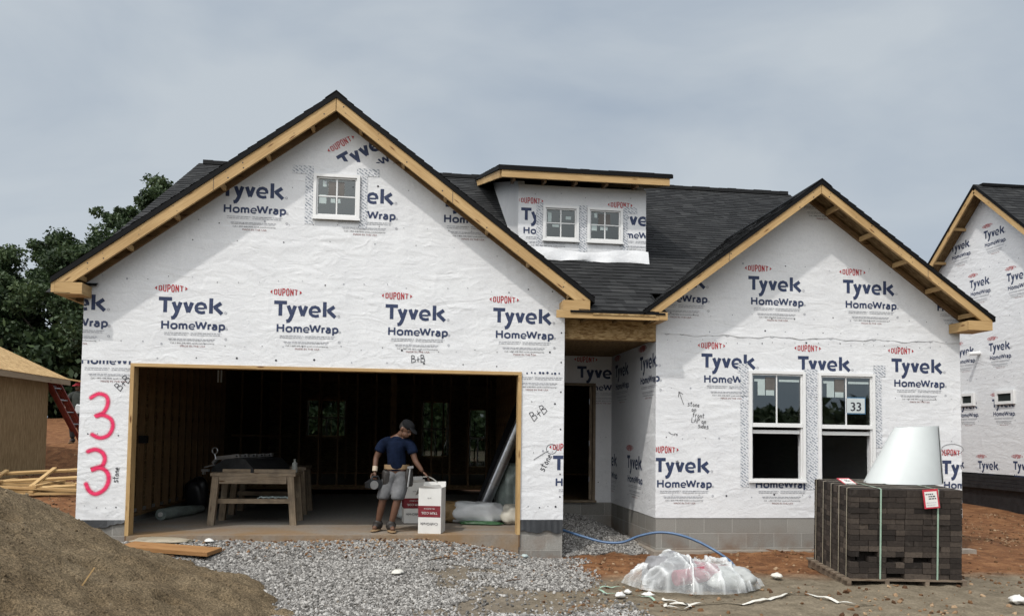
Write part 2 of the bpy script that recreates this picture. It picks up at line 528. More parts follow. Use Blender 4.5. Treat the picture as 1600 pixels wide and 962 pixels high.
# ---------------------------------------------------------------- stroke lettering for the house wrap
GL = {  # polylines in units of cap height, drawn as ribbons
 'Tyvek': (4.09, 0.24, [
   [(0, .88), (.82, .88)], [(.41, .95), (.41, 0)],
   [(.91, .69), (1.15, .06)], [(1.36, .69), (1.13, -.02), (1.04, -.22), (.95, -.33), (.80, -.36)],
   [(1.63, .69), (1.85, .03)], [(2.08, .69), (1.85, .03)],
   (.20, [(2.92, .29), (2.915, .44), (2.84, .58), (2.65, .65), (2.46, .60), (2.35, .46), (2.325, .33), (2.37, .17), (2.50, .065), (2.68, .03), (2.90, .07)]), (.125, [(2.40, .315), (2.86, .315)]),
   [(3.27, 0), (3.27, 1.0)], [(3.90, .70), (3.44, .37)], [(3.50, .42), (3.97, -.02)]]),
 'HomeWrap': (7.95, 0.235, [
   [(.10, 0), (.10, 1)], [(.83, 0), (.83, 1)], [(.10, .53), (.83, .53)],
   [(1.20, .35), (1.24, .52), (1.38, .63), (1.55, .655), (1.72, .63), (1.85, .52), (1.89, .35), (1.85, .18), (1.72, .08), (1.55, .05), (1.38, .08), (1.24, .18), (1.20, .35)],
   [(2.22, 0), (2.22, .70)], [(2.22, .52), (2.36, .63), (2.53, .62), (2.64, .50), (2.65, 0)], [(2.65, .50), (2.80, .63), (2.97, .62), (3.08, .50), (3.09, 0)],
   (.18, [(4.06, .30), (4.05, .46), (3.95, .60), (3.75, .66), (3.54, .60), (3.43, .46), (3.40, .31), (3.46, .15), (3.61, .05), (3.80, .03), (4.02, .08)]), (.12, [(3.46, .32), (4.0, .32)]),
   [(4.20, 1), (4.50, .08)], [(4.50, .08), (4.83, .92)], [(4.83, .92), (5.16, .08)], [(5.16, .08), (5.47, 1)],
   [(5.76, 0), (5.76, .70)], [(5.76, .46), (5.88, .60), (6.08, .62)],
   [(6.28, .60), (6.48, .645), (6.66, .60), (6.74, .46), (6.74, 0)], [(6.74, .39), (6.48, .40), (6.32, .31), (6.27, .19), (6.35, .07), (6.54, .035), (6.74, .13)],
   [(7.14, -.29), (7.14, .70)], [(7.14, .54), (7.30, .64), (7.52, .63), (7.68, .52), (7.72, .35), (7.68, .18), (7.54, .07), (7.34, .05), (7.14, .13)]]),
 'DUPONT': (3.42, 0.135, [
   [(.07, 0), (.07, 1)], [(.07, .93), (.28, .93), (.40, .80), (.40, .20), (.28, .07), (.07, .07)],
   [(.66, 1), (.66, .20), (.74, .07), (.90, .07), (.98, .20), (.98, 1)],
   [(1.24, 0), (1.24, 1)], [(1.24, .93), (1.46, .93), (1.56, .80), (1.56, .60), (1.46, .45), (1.24, .45)],
   [(1.80, .20), (1.80, .80), (1.89, .93), (2.03, .93), (2.12, .80), (2.12, .20), (2.03, .07), (1.89, .07), (1.80, .20)],
   [(2.38, 0), (2.38, 1)], [(2.38, .92), (2.72, .08)], [(2.72, 0), (2.72, 1)],
   [(2.92, .93), (3.42, .93)], [(3.17, .93), (3.17, 0)]]),
}
def ribbon(pts, w):
    """quads of a mitred ribbon of width w along a 2D polyline"""
    P = [Vector((p[0], p[1])) for p in pts]
    n = len(P); Ls = []; Rs = []
    closed = (P[0] - P[-1]).length < 1e-6
    for i in range(n):
        d0 = (P[i] - P[i-1]) if i > 0 else ((P[0] - P[-2]) if closed else None)
        d1 = (P[i+1] - P[i]) if i < n-1 else ((P[1] - P[0]) if closed else None)
        if d0 is None: d0 = d1
        if d1 is None: d1 = d0
        d0 = d0.normalized(); d1 = d1.normalized()
        n0 = Vector((-d0.y, d0.x)); n1 = Vector((-d1.y, d1.x))
        m = n0 + n1
        m = m.normalized() if m.length > 1e-5 else n0
        k = 1 / max(0.6, m.dot(n0))
        Ls.append(P[i] + m*w/2*k); Rs.append(P[i] - m*w/2*k)
    return [(Rs[i], Rs[i+1], Ls[i+1], Ls[i]) for i in range(n-1)]
_text_cache = {}
def text2d(body, h):
    """tiny lettering from the built-in font as triangles; h is the cap height"""
    if body not in _text_cache:
        cu = bpy.data.curves.new('t', 'FONT'); cu.body = body; cu.size = 1.0; cu.resolution_u = 2
        tmp = link(bpy.data.objects.new('t', cu))
        dg = bpy.context.evaluated_depsgraph_get()
        me = bpy.data.meshes.new_from_object(tmp.evaluated_get(dg))
        vs = [v.co.copy() for v in me.vertices]
        _text_cache[body] = ([[vs[i] for i in p.vertices] for p in me.polygons], max(v.x for v in vs))
        bpy.data.objects.remove(tmp); bpy.data.curves.remove(cu); bpy.data.meshes.remove(me)
    polys, w = _text_cache[body]
    k = h / 0.70
    return [[(p.x*k, p.y*k) for p in q] for q in polys], w*k

def logo_polys():
    """one print of the wrap: (polygon, ink, layer) with the origin at the top left of its big T"""
    out = []
    base = -0.196
    ly = 0
    def strokes(key, x0, z0, cap, ink, wx=1.0, warp=None):
        nonlocal ly
        w, wt, pls = GL[key]
        for pl in pls:
            ly += 1
            pw, pl = pl if isinstance(pl, tuple) else (wt, pl)
            for q in ribbon(pl, pw):
                pts = [(p.x*cap*wx, p.y*cap) for p in q]
                if warp: pts = [warp(p) for p in pts]
                out.append(([(x0+a, z0+b) for a, b in pts], ink, ly))
    strokes('Tyvek', 0, base, 0.196, 0)
    strokes('HomeWrap', 0.04, base - 0.209, 0.100, 0)
    dw = 3.42*0.088
    def warp(p):
        t = (p[0] - dw/2)/(dw/2)
        return (p[0], (p[1] - 0.044)*(1.12 - 0.42*t*t))
    strokes('DUPONT', -0.005, 0.112, 0.088, 1, 1.0, warp)
    cz = 0.112; xa, xb = -0.055, dw + 0.045
    out.append(([(xa, cz), (xa+0.03, cz-0.026), (xa+0.026, cz), (xa+0.03, cz+0.026)], 1, ly+1))
    out.append(([(xb, cz), (xb-0.03, cz+0.026), (xb-0.026, cz), (xb-0.03, cz-0.026)], 1, ly+1))
    # registered marks, drop symbol
    for cx, cz2, rr in ((0.822, base+0.012, 0.014), (0.838, base-0.195, 0.012), (0.835, base-0.325, 0.013)):
        ring = [(cx+rr*math.cos(a), cz2+rr*math.sin(a)) for a in np.linspace(0, 2*math.pi, 9)]
        for q in ribbon(ring, 0.006): out.append(([(p.x, p.y) for p in q], 3, ly+2))
    # fine print
    for x0, x1, z, h in ((.08, .375, -.262, .008), (.40, .78, -.262, .008), (.08, .36, -.285, .008), (.40, .76, -.285, .008),
                         (.13, .70, -.340, .008), (.14, .69, -.357, .006)):
        x = x0
        rnd = random.Random(int(x0*1000+z*977))
        while x < x1:
            w = rnd.uniform(.018, .055)
            out.append((rect(x, min(x+w, x1), base+z, base+z+h), 3, ly+3)); x += w + .008
    for body, x0, z, h, ink in (('Call 1-800-448-9835 tyvek.com/homewrap', .155, -.395, .017, 4), ('MADE IN THE USA', .275, -.436, .022, 2)):
        polys, w = text2d(body, h)
        tw = .54 if ink == 4 else .31
        for q in polys: out.append(([(x0 + a*tw/w, base+z+b) for a, b in q], ink, ly+4))
    return out
LOGO = logo_polys()

def clip_poly(poly, planes):
    for (a, b, c) in planes:      # keep a*x + b*z <= c
        res = []
        for i in range(len(poly)):
            p, q = poly[i], poly[(i+1) % len(poly)]
            dp = a*p[0] + b*p[1] - c; dq = a*q[0] + b*q[1] - c
            if dp <= 0: res.append(p)
            if (dp < 0 < dq) or (dq < 0 < dp):
                t = dp/(dp-dq); res.append((p[0]+(q[0]-p[0])*t, p[1]+(q[1]-p[1])*t))
        poly = res
        if len(poly) < 3: return None
    return poly

class Print:
    """ink on one wall: O origin, X along the text, N outwards; 2D coordinates are (along X, height)"""
    def __init__(self, O, X, N, holes=()):
        self.holes = holes
        self.O = Vector(O); self.X = Vector(X); self.N = Vector(N); self.mb = MB(); self.k = 0
    def poly(self, pts, ink, lay=0):
        q = [self.O + self.X*a + Vector((0, 0, b)) + self.N*(0.0016 + lay*0.00007) for a, b in pts]
        n = (q[1]-q[0]).cross(q[2]-q[0])
        if n.dot(self.N) < 0: q.reverse()
        self.mb.face(q, ink)
    def logo(self, x, z, planes=(), rot=0.0, sx=1.0, only=None):
        c, s = math.cos(rot), math.sin(rot)
        for pts, ink, ly in LOGO:
            p = [(x + (a*c - b*s)*sx, z + a*s + b*c) for a, b in pts]
            p = clip_poly(p, planes) if planes else p
            if not p: continue
            for q in self.cut(p): self.poly(q, ink, ly)
    def cut(self, p):
        todo = [p]
        for (a, b, c_, d) in self.holes:
            nxt = []
            for q in todo:
                if max(v[0] for v in q) <= a or min(v[0] for v in q) >= b or max(v[1] for v in q) <= c_ or min(v[1] for v in q) >= d:
                    nxt.append(q); continue
                for pl in ([(1, 0, a)], [(-1, 0, -b)], [(-1, 0, -a), (1, 0, b), (0, 1, c_)], [(-1, 0, -a), (1, 0, b), (0, -1, -d)]):
                    r = clip_poly(q, pl)
                    if r: nxt.append(r)
            todo = nxt
        return todo
    def stroke(self, pts, w, ink=4):
        self.k += 1
        for q in ribbon(pts, w): self.poly([(p.x, p.y) for p in q], ink, 40 + (self.k % 20))
    def dot(self, x, z, r, ink=4):
        self.k += 1
        self.poly([(x + r*math.cos(a), z + r*math.sin(a)) for a in np.linspace(0, 2*math.pi, 9)[:-1]], ink, 30 + self.k % 9)
    def text(self, body, x, z, h, ink=4, rot=0.0):
        polys, w = text2d(body, h); c, s = math.cos(rot), math.sin(rot)
        for q in polys: self.poly([(x + a*c - b*s, z + a*s + b*c) for a, b in q], ink, 45)
    def nails(self, x0, x1, z, n, jit=0.02, slope=0.0, big=0.4):
        for i in range(n):
            x = x0 + (x1-x0)*(i+0.5)/n + random.uniform(-jit, jit)
            self.dot(x, z + slope*(x-x0) + random.uniform(-jit, jit), random.choice((0.0085, 0.0095, 0.014)) if random.random() < big else 0.006, random.choice((3, 4, 4)))
    def hand(self, strokes, x, z, h, rot=0.0, w=0.008, ink=4):
        """handwriting: strokes in units of letter height"""
        c, s = math.cos(rot), math.sin(rot)
        for st in strokes:
            self.stroke([(x + (a*c - b*s)*h, z + (a*s + b*c)*h) for a, b in st], w, ink)
    def build(self, parent):
        return self.mb.build('printed_lettering', INK, parent)

# hand-drawn letters (x advance baked in by the caller)
HW = {
 'B': [[(0, 0), (.05, 1)], [(.05, 1), (.38, .92), (.42, .68), (.08, .55)], [(.08, .55), (.48, .48), (.50, .15), (0, .02)]],
 '+': [[(.2, .1), (.24, .75)], [(0, .4), (.45, .46)]],
 's': [[(.38, .55), (.12, .6), (.10, .38), (.36, .28), (.34, .04), (0, .02)]],
 't': [[(.22, .95), (.18, .1), (.35, .02)], [(0, .62), (.42, .66)]],
 'o': [[(.2, .55), (.04, .38), (.08, .08), (.28, .04), (.38, .3), (.2, .55)]],
 'n': [[(.05, .55), (.06, 0)], [(.06, .35), (.22, .55), (.34, .45), (.36, 0)]],
 'e': [[(.04, .3), (.36, .34), (.24, .56), (.06, .42), (.08, .08), (.38, .06)]],
 'f': [[(.42, .95), (.22, .95), (.18, -.05)], [(.02, .55), (.38, .58)]],
 'r': [[(.06, .55), (.08, 0)], [(.08, .35), (.2, .54), (.36, .52)]],
 'L': [[(.06, 1), (.02, .02), (.46, .05)]],
 'A': [[(0, 0), (.26, 1), (.48, 0)], [(.1, .4), (.42, .42)]],
 'P': [[(.05, 0), (.08, 1)], [(.08, 1), (.42, .88), (.40, .58), (.06, .5)]],
 'i': [[(.08, .5), (.09, 0)]], 'd': [[(.32, .5), (.08, .45), (.04, .1), (.3, .06)], [(.38, 1), (.34, 0)]],
}
def hw(word, gap=0.14):
    res = []; x = 0
    for ch in word:
        if ch == ' ': x += .4; continue
        for st in HW[ch]: res.append([(x+a, b) for a, b in st])
        x += max(p[0] for st in HW[ch] for p in st) + gap
    return res

# ================================================================ GROUND
def gz(x, y):
    """height of the bare ground"""
    t = lambda a, b, v: max(0.0, min(1.0, (v-a)/(b-a)))
    ss = lambda q: q*q*(3-2*q)
    z = -0.30
    z += 0.155 * ss(t(3.0, 1.0, x)) * ss(t(-3.4, -0.3, y)) + 0.07 * ss(t(2.6, 2.2, x)) * ss(t(-1.2, -0.15, y))                 # drive ramps up to the garage slab
    z += 0.05 * ss(t(3.6, 5.5, x)) * ss(t(-0.9, 0.0, y)) * ss(t(9.5, 8, x))  # soil against the wing
    z += 0.28 * ss(t(-3.0, -6.0, x)) * ss(t(1.0, 8.0, y))
    z += 0.72 * ss(t(-4.5, -8.5, x)) * ss(t(10.3, 13.0, y))
    z += 0.9 * ss(t(14, 26, y))
    z -= 0.18 * ss(t(9.5, 13, x)) * ss(t(8, 2, y))
    if 2.6 < x < 4.8 and -0.2 < y < 3:                                      # gravel heaped in the porch recess
        z += 0.30 * ss(t(-0.1, 2.2, y)) * ss(t(4.6, 3.7, x))
    z += 0.035 * mnoise.noise((x*0.55, y*0.55, 3.1)) + 0.018 * mnoise.noise((x*2.1, y*2.1, 7.7))
    if abs(x) < 16 and -8 < y < 14:
        w = 1.0 if x > 4 or y > 3 else 0.35
        z += 0.016*w * mnoise.noise((x*6.5, y*6.5, 1.7)) + 0.012*w * mnoise.noise((x*15, y*15, 5.2))
    return z
def gravel_mask(x, y):
    """>0 where the drive gravel lies"""
    edge = 2.95 + 0.16*mnoise.noise((y*1.3, 4.4, 0)) + 0.10*mnoise.noise((y*5, 9.4, 0))
    if y > -0.6: edge = 3.15
    m = edge - x
    if x > 1.9 and y < -1.9:      # thins out to bare dirt towards the front
        m = min(m, 0.5 + 1.7*mnoise.noise((x*1.1, y*1.4, 2.2)) + (2.75-x)*0.8)
    m = min(m, x + 4.4)
    if y > -0.06: m = -1
    if 3.07 < x < 4.37 and y > 0.15 + 0.25*mnoise.noise((x*3, 0, 1)): m = 0.4
    return m

def axis(segs):
    r = []
    for a, b, st in segs: r += list(np.arange(a, b, st))
    r.append(segs[-1][1])
    return r
xs = axis([(-220, -40, 15), (-40, -14, 2), (-14, -6, .25), (-6, 12.5, .075), (12.5, 20, .25), (20, 40, 2), (40, 220, 15)])
ys = axis([(-200, -40, 16), (-40, -12, 2), (-12, -5, .3), (-5, 1.2, .07), (1.2, 16, .3), (16, 44, 2), (44, 260, 18)])
vv = [(x, y, gz(x, y)) for y in ys for x in xs]
nx = len(xs)
ff = [(j*nx+i, j*nx+i+1, (j+1)*nx+i+1, (j+1)*nx+i) for j in range(len(ys)-1) for i in range(nx-1)]
me = bpy.data.meshes.new('ground'); me.from_pydata(vv, [], ff)
at = me.attributes.new('gravel', 'FLOAT', 'POINT')
at.data.foreach_set('value', [max(0, min(1, gravel_mask(p[0], p[1])*2.2+0.3)) if -5 < p[0] < 5 and -9 < p[1] < 3 else 0.0 for p in vv])
k = NT('bare_red_dirt')
ob = k.coord('Object')
n1 = k.noise(ob, 0.55, 4, 0.6); n2 = k.noise(ob, 5, 5, 0.65); n3 = k.noise(ob, 38, 4, 0.7)
sep = k.n('ShaderNodeSeparateXYZ', Vector=ob)
fr = k.n('ShaderNodeMapRange', Value=sep.outputs[1]); fr.inputs['From Min'].default_value = -1.15; fr.inputs['From Max'].default_value = -2.1
grey = k.ramp(k.math('ADD', k.math('MULTIPLY', fr.outputs[0], 0.62), k.math('MULTIPLY_ADD', n1, 0.5, k.math('MULTIPLY', n2, 0.28))), [(0.48, (0,)*3), (0.82, (1,)*3)])
red = k.ramp(n2, [(0.26, (0.075, 0.034, 0.017)), (0.5, (0.175, 0.080, 0.036)), (0.74, (0.30, 0.155, 0.072))])
tan = k.ramp(n2, [(0.28, (0.115, 0.095, 0.066)), (0.7, (0.235, 0.195, 0.14))])
c = k.mix(grey, red, tan)
c = k.mix(k.attr('gravel'), c, k.ramp(n2, [(0.3, (0.125, 0.105, 0.08)), (0.7, (0.225, 0.19, 0.145))]))
c = k.mix(0.8, c, k.ramp(n3, [(0.3, (0.55,)*3), (0.7, (1.3,)*3)]), 'MULTIPLY')
k.principled(c, 0.95, k.bump(k.math('MULTIPLY_ADD', n3, 0.5, n2), 0.8, 0.025), 0, 0.15)
me.materials.append(k.m)
g = mesh_obj('ground', me, None, True)
tag(g, kind='structure')

# gravel stones: tumbled pebbles, one mesh nobody could count
def ico():
    bm = bmesh.new(); bmesh.ops.create_icosphere(bm, subdivisions=1, radius=1)
    v = np.array([q.co[:] for q in bm.verts]); f = np.array([[q.index for q in p.verts] for p in bm.faces]); bm.free()
    return v, f
IV, IF = ico()
def stones(name, pts, rmin, rmax, mat, seed, flat=0.65, sink=0.3):
    rng = np.random.default_rng(seed); n = len(pts)
    rr = rmin + (rmax-rmin)*rng.random(n)**2
    sc = rr[:, None] * (0.7 + 0.6*rng.random((n, 3))); sc[:, 2] *= flat
    ang = rng.random((n, 3)) * 2*np.pi; ang[:, :2] *= 0.16
    var = IV[None]*(0.75 + 0.5*rng.random((n, 12, 1)))
    p = var*sc[:, None, :]
    ca, sa = np.cos(ang), np.sin(ang)
    x, y, z = p[..., 0].copy(), p[..., 1].copy(), p[..., 2].copy()
    y, z = y*ca[:, :1]-z*sa[:, :1], y*sa[:, :1]+z*ca[:, :1]
    x, z = x*ca[:, 1:2]+z*sa[:, 1:2], -x*sa[:, 1:2]+z*ca[:, 1:2]
    x, y = x*ca[:, 2:]-y*sa[:, 2:], x*sa[:, 2:]+y*ca[:, 2:]
    P = np.stack([x, y, z], -1) + np.array(pts)[:, None, :]
    P[..., 2] += (rr*flat*(0.5-sink))[:, None]
    V = P.reshape(-1, 3); F = (IF[None] + (np.arange(n)*12)[:, None, None]).reshape(-1, 3)
    me = bpy.data.meshes.new(name)
    me.vertices.add(len(V)); me.vertices.foreach_set('co', V.ravel())
    me.loops.add(len(F)*3); me.loops.foreach_set('vertex_index', F.ravel().astype(np.int32))
    me.polygons.add(len(F)); me.polygons.foreach_set('loop_start', np.arange(0, len(F)*3, 3, dtype=np.int32))
    me.update(calc_edges=True); me.validate()
    a = me.attributes.new('tone', 'FLOAT', 'FACE'); a.data.foreach_set('value', np.repeat(rng.random(n), 20))
    me.materials.append(mat)
    return mesh_obj(name, me, None, False)

def pile(x, y):
    """height of the heap of sand"""
    r = math.hypot(x+4.2, y+4.0)
    a = math.atan2(y+4.0, x+4.2)
    z = 1.72 - 0.50*r
    z += 0.10*mnoise.noise((x*0.9, y*0.9, 0)) + 0.055*mnoise.noise((a*7, r*0.7, 8))
    if z < 0.15: z = 0.15 - (0.15-z)*0.8
    z += 0.06*mnoise.noise((x*2.7, y*2.7, 2)) + 0.032*mnoise.noise((x*7, y*7, 4)) + 0.018*mnoise.noise((x*17, y*17, 6))
    c = mnoise.noise((x*4.5, y*4.5, 12))
    if c > 0.22: z -= 0.22*(c-0.22)
    return z
rng = random.Random(3)
gp = []
while len(gp) < 78000:
    x = rng.uniform(-3.4, 4.4); y = rng.uniform(-5.2, 2.5)
    if y > 0 and not 3.08 < x < 4.36: continue
    m = gravel_mask(x, y)
    if m < -0.25: continue
    if m < 0.25 and rng.random() > (m+0.25)*2.0: continue
    zg = gz(x, y)
    if x > 0.9 and y < -1.2:          # bare, trodden patches of tan dirt in the drive
        bare = mnoise.noise((x*0.95, y*1.5, 9.3)) + .4*mnoise.noise((x*3.2, y*3.6, 2.3)) + .16*(x-1.4)
        if bare > .12 and rng.random() < min(.93, .45 + (bare-.12)*2.4): continue
    if pile(x, y) > zg + 0.03: continue
    gp.append((x, y, zg + rng.uniform(0, .012)))
M['gravel'] = m_tone('grey_gravel', (0.095, 0.090, 0.083), (0.225, 0.215, 0.202), 0.85, (0.45, 0.435, 0.41))
tag(stones('gravel', gp, .0075, .0215, M['gravel'], 1), 'loose grey crushed stone spread over the drive before the garage', 'gravel', kind='stuff')
cp = []
while len(cp) < 5200:
    x = rng.uniform(2.2, 14.5); y = rng.uniform(-4.5, 6)
    if 3 < x < 9 and y > 0.05: continue
    if mnoise.noise((x*0.8, y*0.8, 31)) + 0.35*mnoise.noise((x*3, y*3, 3)) < rng.uniform(-0.5, 0.5): continue
    cp.append((x, y, gz(x, y)))
while len(cp) < 7400:
    x = rng.uniform(-8.0, -3.3); y = rng.uniform(2, 15)
    cp.append((x, y, gz(x, y)))
while len(cp) < 8900:                                   # mud trodden along the slab edge
    x = rng.uniform(-2.3, 2.4); y = -1.0*rng.random()**2.2
    if rng.random() > 0.25 + 0.5*(x > -0.2): continue
    cp.append((x, y, gz(x, y) + 0.01))
M['clod'] = m_tone('dirt_clod', (0.06, 0.03, 0.016), (0.16, 0.085, 0.04), 0.95, (0.34, 0.24, 0.15))
tag(stones('dirt_clods', cp, .004, .030, M['clod'], 2, 0.7), 'loose red and tan dirt clods scattered over the bare ground', 'dirt clods', kind='stuff')

# sand heap in the left foreground
sx = np.arange(-8.6, 0.9, 0.034); sy = np.arange(-7.6, 0.35, 0.034)
hv = []; 
for y in sy:
    for x in sx:
        hv.append((x, y, max(pile(x, y), gz(x, y) - 0.06) if y < 0.2 or x < -3.1 else gz(x, y)-0.1))
n_ = len(sx)
hf = []
for j in range(len(sy)-1):
    for i in range(n_-1):
        q = (j*n_+i, j*n_+i+1, (j+1)*n_+i+1, (j+1)*n_+i)
        if any(hv[a][2] > gz(hv[a][0], hv[a][1]) - 0.05 for a in q): hf.append(q)
me = bpy.data.meshes.new('sand_pile'); me.from_pydata(hv, [], hf)
bm = bmesh.new(); bm.from_mesh(me); bmesh.ops.delete(bm, geom=[v for v in bm.verts if not v.link_faces], context='VERTS'); bm.to_mesh(me); bm.free()
k = NT('brown_sand')
ob = k.coord('Object')
n1 = k.noise(ob, 1.6, 5, 0.6); n2 = k.noise(ob, 62, 3, 0.75); n3 = k.noise(ob, 9, 6, 0.75)
c = k.ramp(n1, [(0.3, (0.160, 0.116, 0.068)), (0.7, (0.248, 0.190, 0.118))])
c = k.mix(0.75, c, k.ramp(n2, [(0.38, (0.32,)*3), (0.62, (1.6,)*3)]), 'MULTIPLY')
c = k.mix(0.6, c, k.ramp(n3, [(0.3, (0.55,)*3), (0.6, (1.08,)*3)]), 'MULTIPLY')
k.principled(c, 0.95, k.bump(k.math('MULTIPLY_ADD', n3, 2.2, n2), 1.0, 0.022), 0, 0.15)
me.materials.append(k.m)
tag(mesh_obj('sand_pile', me, None, True), 'large heap of brown sand filling the left foreground', 'sand pile')

sp_ = []
rng = random.Random(8)
while len(sp_) < 2600:
    x = rng.uniform(-4.6, 0.3); y = rng.uniform(-7.0, -.2)
    zp = pile(x, y)
    if zp < gz(x, y)-.02: continue
    if mnoise.noise((x*1.6, y*1.6, 3)) + .5*mnoise.noise((x*6, y*6, 3)) < rng.uniform(-.45, .5): continue
    sp_.append((x, y, zp))
M['sandclod'] = m_tone('sand_clod', (0.085, 0.06, 0.036), (0.15, 0.112, 0.068), 0.95, (0.20, 0.155, 0.10))
tag(stones('sand_crumbs', sp_, .003, .014, M['sandclod'], 5, .8), 'small crumbs and lumps lying loose on the heap of brown sand', 'sand crumbs', kind='stuff')

# ================================================================ HOUSE under construction
house = empty('house', 'white-wrapped house under construction with open double garage and red painted 33', 'house')

def tabs(mb, fn, nrm, u0, u1, v0, v1, keep=None, ex=0.142, seed=1):
    rng = random.Random(seed)
    nrow = int(math.ceil((v1-v0)/ex))
    for i in range(nrow):
        va = v0 + i*ex; vb = min(v1, va + ex + 0.02)
        u = u0 - rng.random()*0.3
        while u < u1:
            w = rng.choice((0.10, 0.14, 0.17, 0.21, 0.30))
            a, b = max(u, u0), min(u+w, u1); u += w
            if b - a < 0.005: continue
            if keep and not keep((a+b)/2, (va+vb)/2): continue
            h = rng.choice((0.007, 0.012, 0.012)); tone = min(1, max(0, rng.gauss(0.45, 0.28)))
            A, B, C_, D = fn(a, va) + nrm*h, fn(b, va) + nrm*h, fn(b, vb) + nrm*0.001, fn(a, vb) + nrm*0.001
            mb.face([A, B, C_, D], 0, None, tone)
            mb.face([fn(a, va) - nrm*.004, fn(b, va) - nrm*.004, B, A], 0, None, 0.0)

def gable_roof(parent, xa, za, xl, zl, xr, zr, y0, y1, th, seed, keep=None):
    """front-to-back ridge at (xa, za); shingle surface given; th is the black edge's height"""
    mb = MB()
    for (xe, ze, sgn) in ((xl, zl, -1), (xr, zr, 1)):
        d = Vector((xe-xa, 0, ze-za)); Ls = d.length; d.normalize()
        nrm = Vector((-d.z*sgn, 0, d.x*sgn)); nrm = nrm if nrm.z > 0 else -nrm
        e = Vector((xe, 0, ze))
        tabs(mb, lambda u, v: Vector((0, u, 0)) + e - d*v, nrm, y0, y1, 0, Ls, keep, seed=seed+sgn)
        poly = [(xa, za-th), (xe, ze-th), (xe, ze-0.003), (xa, za-0.003)] if sgn > 0 else [(xe, ze-th), (xa, za-th), (xa, za-0.003), (xe, ze-0.003)]
        mb.prism(poly, y0, y1, 1)
    sl_, sr_ = (za-zl)/(xa-xl), (za-zr)/(xr-xa)
    mb.prism([(xa, za+.004), (xa+.14, za-.14*sr_+.010), (xa+.14, za-.14*sr_+.018), (xa, za+.022), (xa-.14, za-.14*sl_+.018), (xa-.14, za-.14*sl_+.010)], y0-.004, y1, 1)
    rf = mb.build('roof', [M['shingle'], M['blackedge']], parent)
    for (xe, ze, sgn) in ((xl, zl, -1), (xr, zr, 1)):
        xo = xe - sgn*0.04; zo = ze + (za-ze)*abs(0.04/(xe-xa))
        p = [(xa, za-th-0.018), (xo, zo-th-0.018), (xo, zo-th-0.002), (xa, za-th-0.002)]
        if sgn < 0: p = [p[1], p[0], p[3], p[2]]
        dk = MB(); dk.prism(p, y0+0.05, y1, 0)
        dk.build('roof_deck', M['osb_shaded'], rf)
    return rf

def rake(parent, xa, za, xe, ze, y0, h, drop, zcut, mat='pine'):
    """sloping fascia board under the roof edge, y0 its front"""
    mb = MB(); s = 1 if xe > xa else -1
    g = 0.004*s
    p = [(xa+g, za-drop-h), (xe, ze-drop-h), (xe, ze-drop), (xa+g, za-drop)]
    if s < 0: p = [p[1], p[0], p[3], p[2]]
    p = clip_poly(p, [(0, -1, -zcut)])
    L_ = math.hypot(xe-xa, ze-za); sl = (ze-za)/(xe-xa)
    def uvq(pp): return [((x-xa)*L_/abs(xe-xa)+3.3*s, (z-za-(x-xa)*sl)) for x, z in pp]
    mb.face([(x, y0, z) for x, z in p], 0, uvq(p))
    q = p[::-1]
    mb.face([(x, y0+.04, z) for x, z in q], 0, uvq(q))
    for i in range(len(p)):
        (a1, b1), (a2, b2) = p[i], p[(i+1) % len(p)]
        mb.face([(a1, y0, b1), (a1, y0+.04, b1), (a2, y0+.04, b2), (a2, y0, b2)], 0, [(0, 0), (0, .04), (L_, .04), (L_, 0)] if i % 2 == 0 else [(0, 0), (.04, 0), (.04, h), (0, h)])
    rng = random.Random(int(xe*100)+int(za*10))
    x = xa + s*.12
    while abs(x-xa) < abs(xe-xa)-.25:
        for fr_ in (.25, .72):
            if rng.random() < .25: continue
            cx = x + rng.uniform(-.03, .03); czz = za + (cx-xa)*sl - drop - h*(fr_ + rng.uniform(-.08, .08)); rr = rng.choice((.006, .006, .010))
            mb.face([(cx + rr*math.cos(a), y0-.0012, czz + rr*math.sin(a)) for a in np.linspace(0, 2*math.pi, 7)[:-1]], 1)
        x += s*rng.choice((.2, .41, .41, .6))
    jx = xa + (xe-xa)*rng.uniform(.42, .62); jz = za + (jx-xa)*sl - drop
    mb.face([(jx, y0-.001, jz-h), (jx+.006, y0-.001, jz-h), (jx+.006, y0-.001, jz), (jx, y0-.001, jz)], 1)
    o = mb.build('rake_board', [M[mat], INK[4]], parent)
    # inner rafter against the wall, its underside level with the board's
    yw_ = .115 if parent is house and xa > 1 else -.006
    lg = MB(); xr_ = xe - s*.12
    q = [(xa+g, za-drop-h+.012), (xr_, za+(xr_-xa)*sl-drop-h+.012), (xr_, za+(xr_-xa)*sl-drop-.035), (xa+g, za-drop-.035)]
    if s < 0: q = [q[1], q[0], q[3], q[2]]
    lg.prism(q, yw_-.04, yw_)
    lg.build('wall_rafter', M['stud'], o)
    # lookout blocks between the board and the wall
    lk = MB()
    nlk = int(L_/0.62)
    for i in range(1, nlk+1):
        x = xa + (xe-xa)*(i-0.45)/nlk
        z = za + (x-xa)*sl - drop - h + 0.043
        lk.bar((x, y0+0.042, z), (x, (.115 if xa > 1 else -.006)-.042, z), 0.038, 0.062)
    build_each(lk, 'lookout', M['pine'], o)
    return o

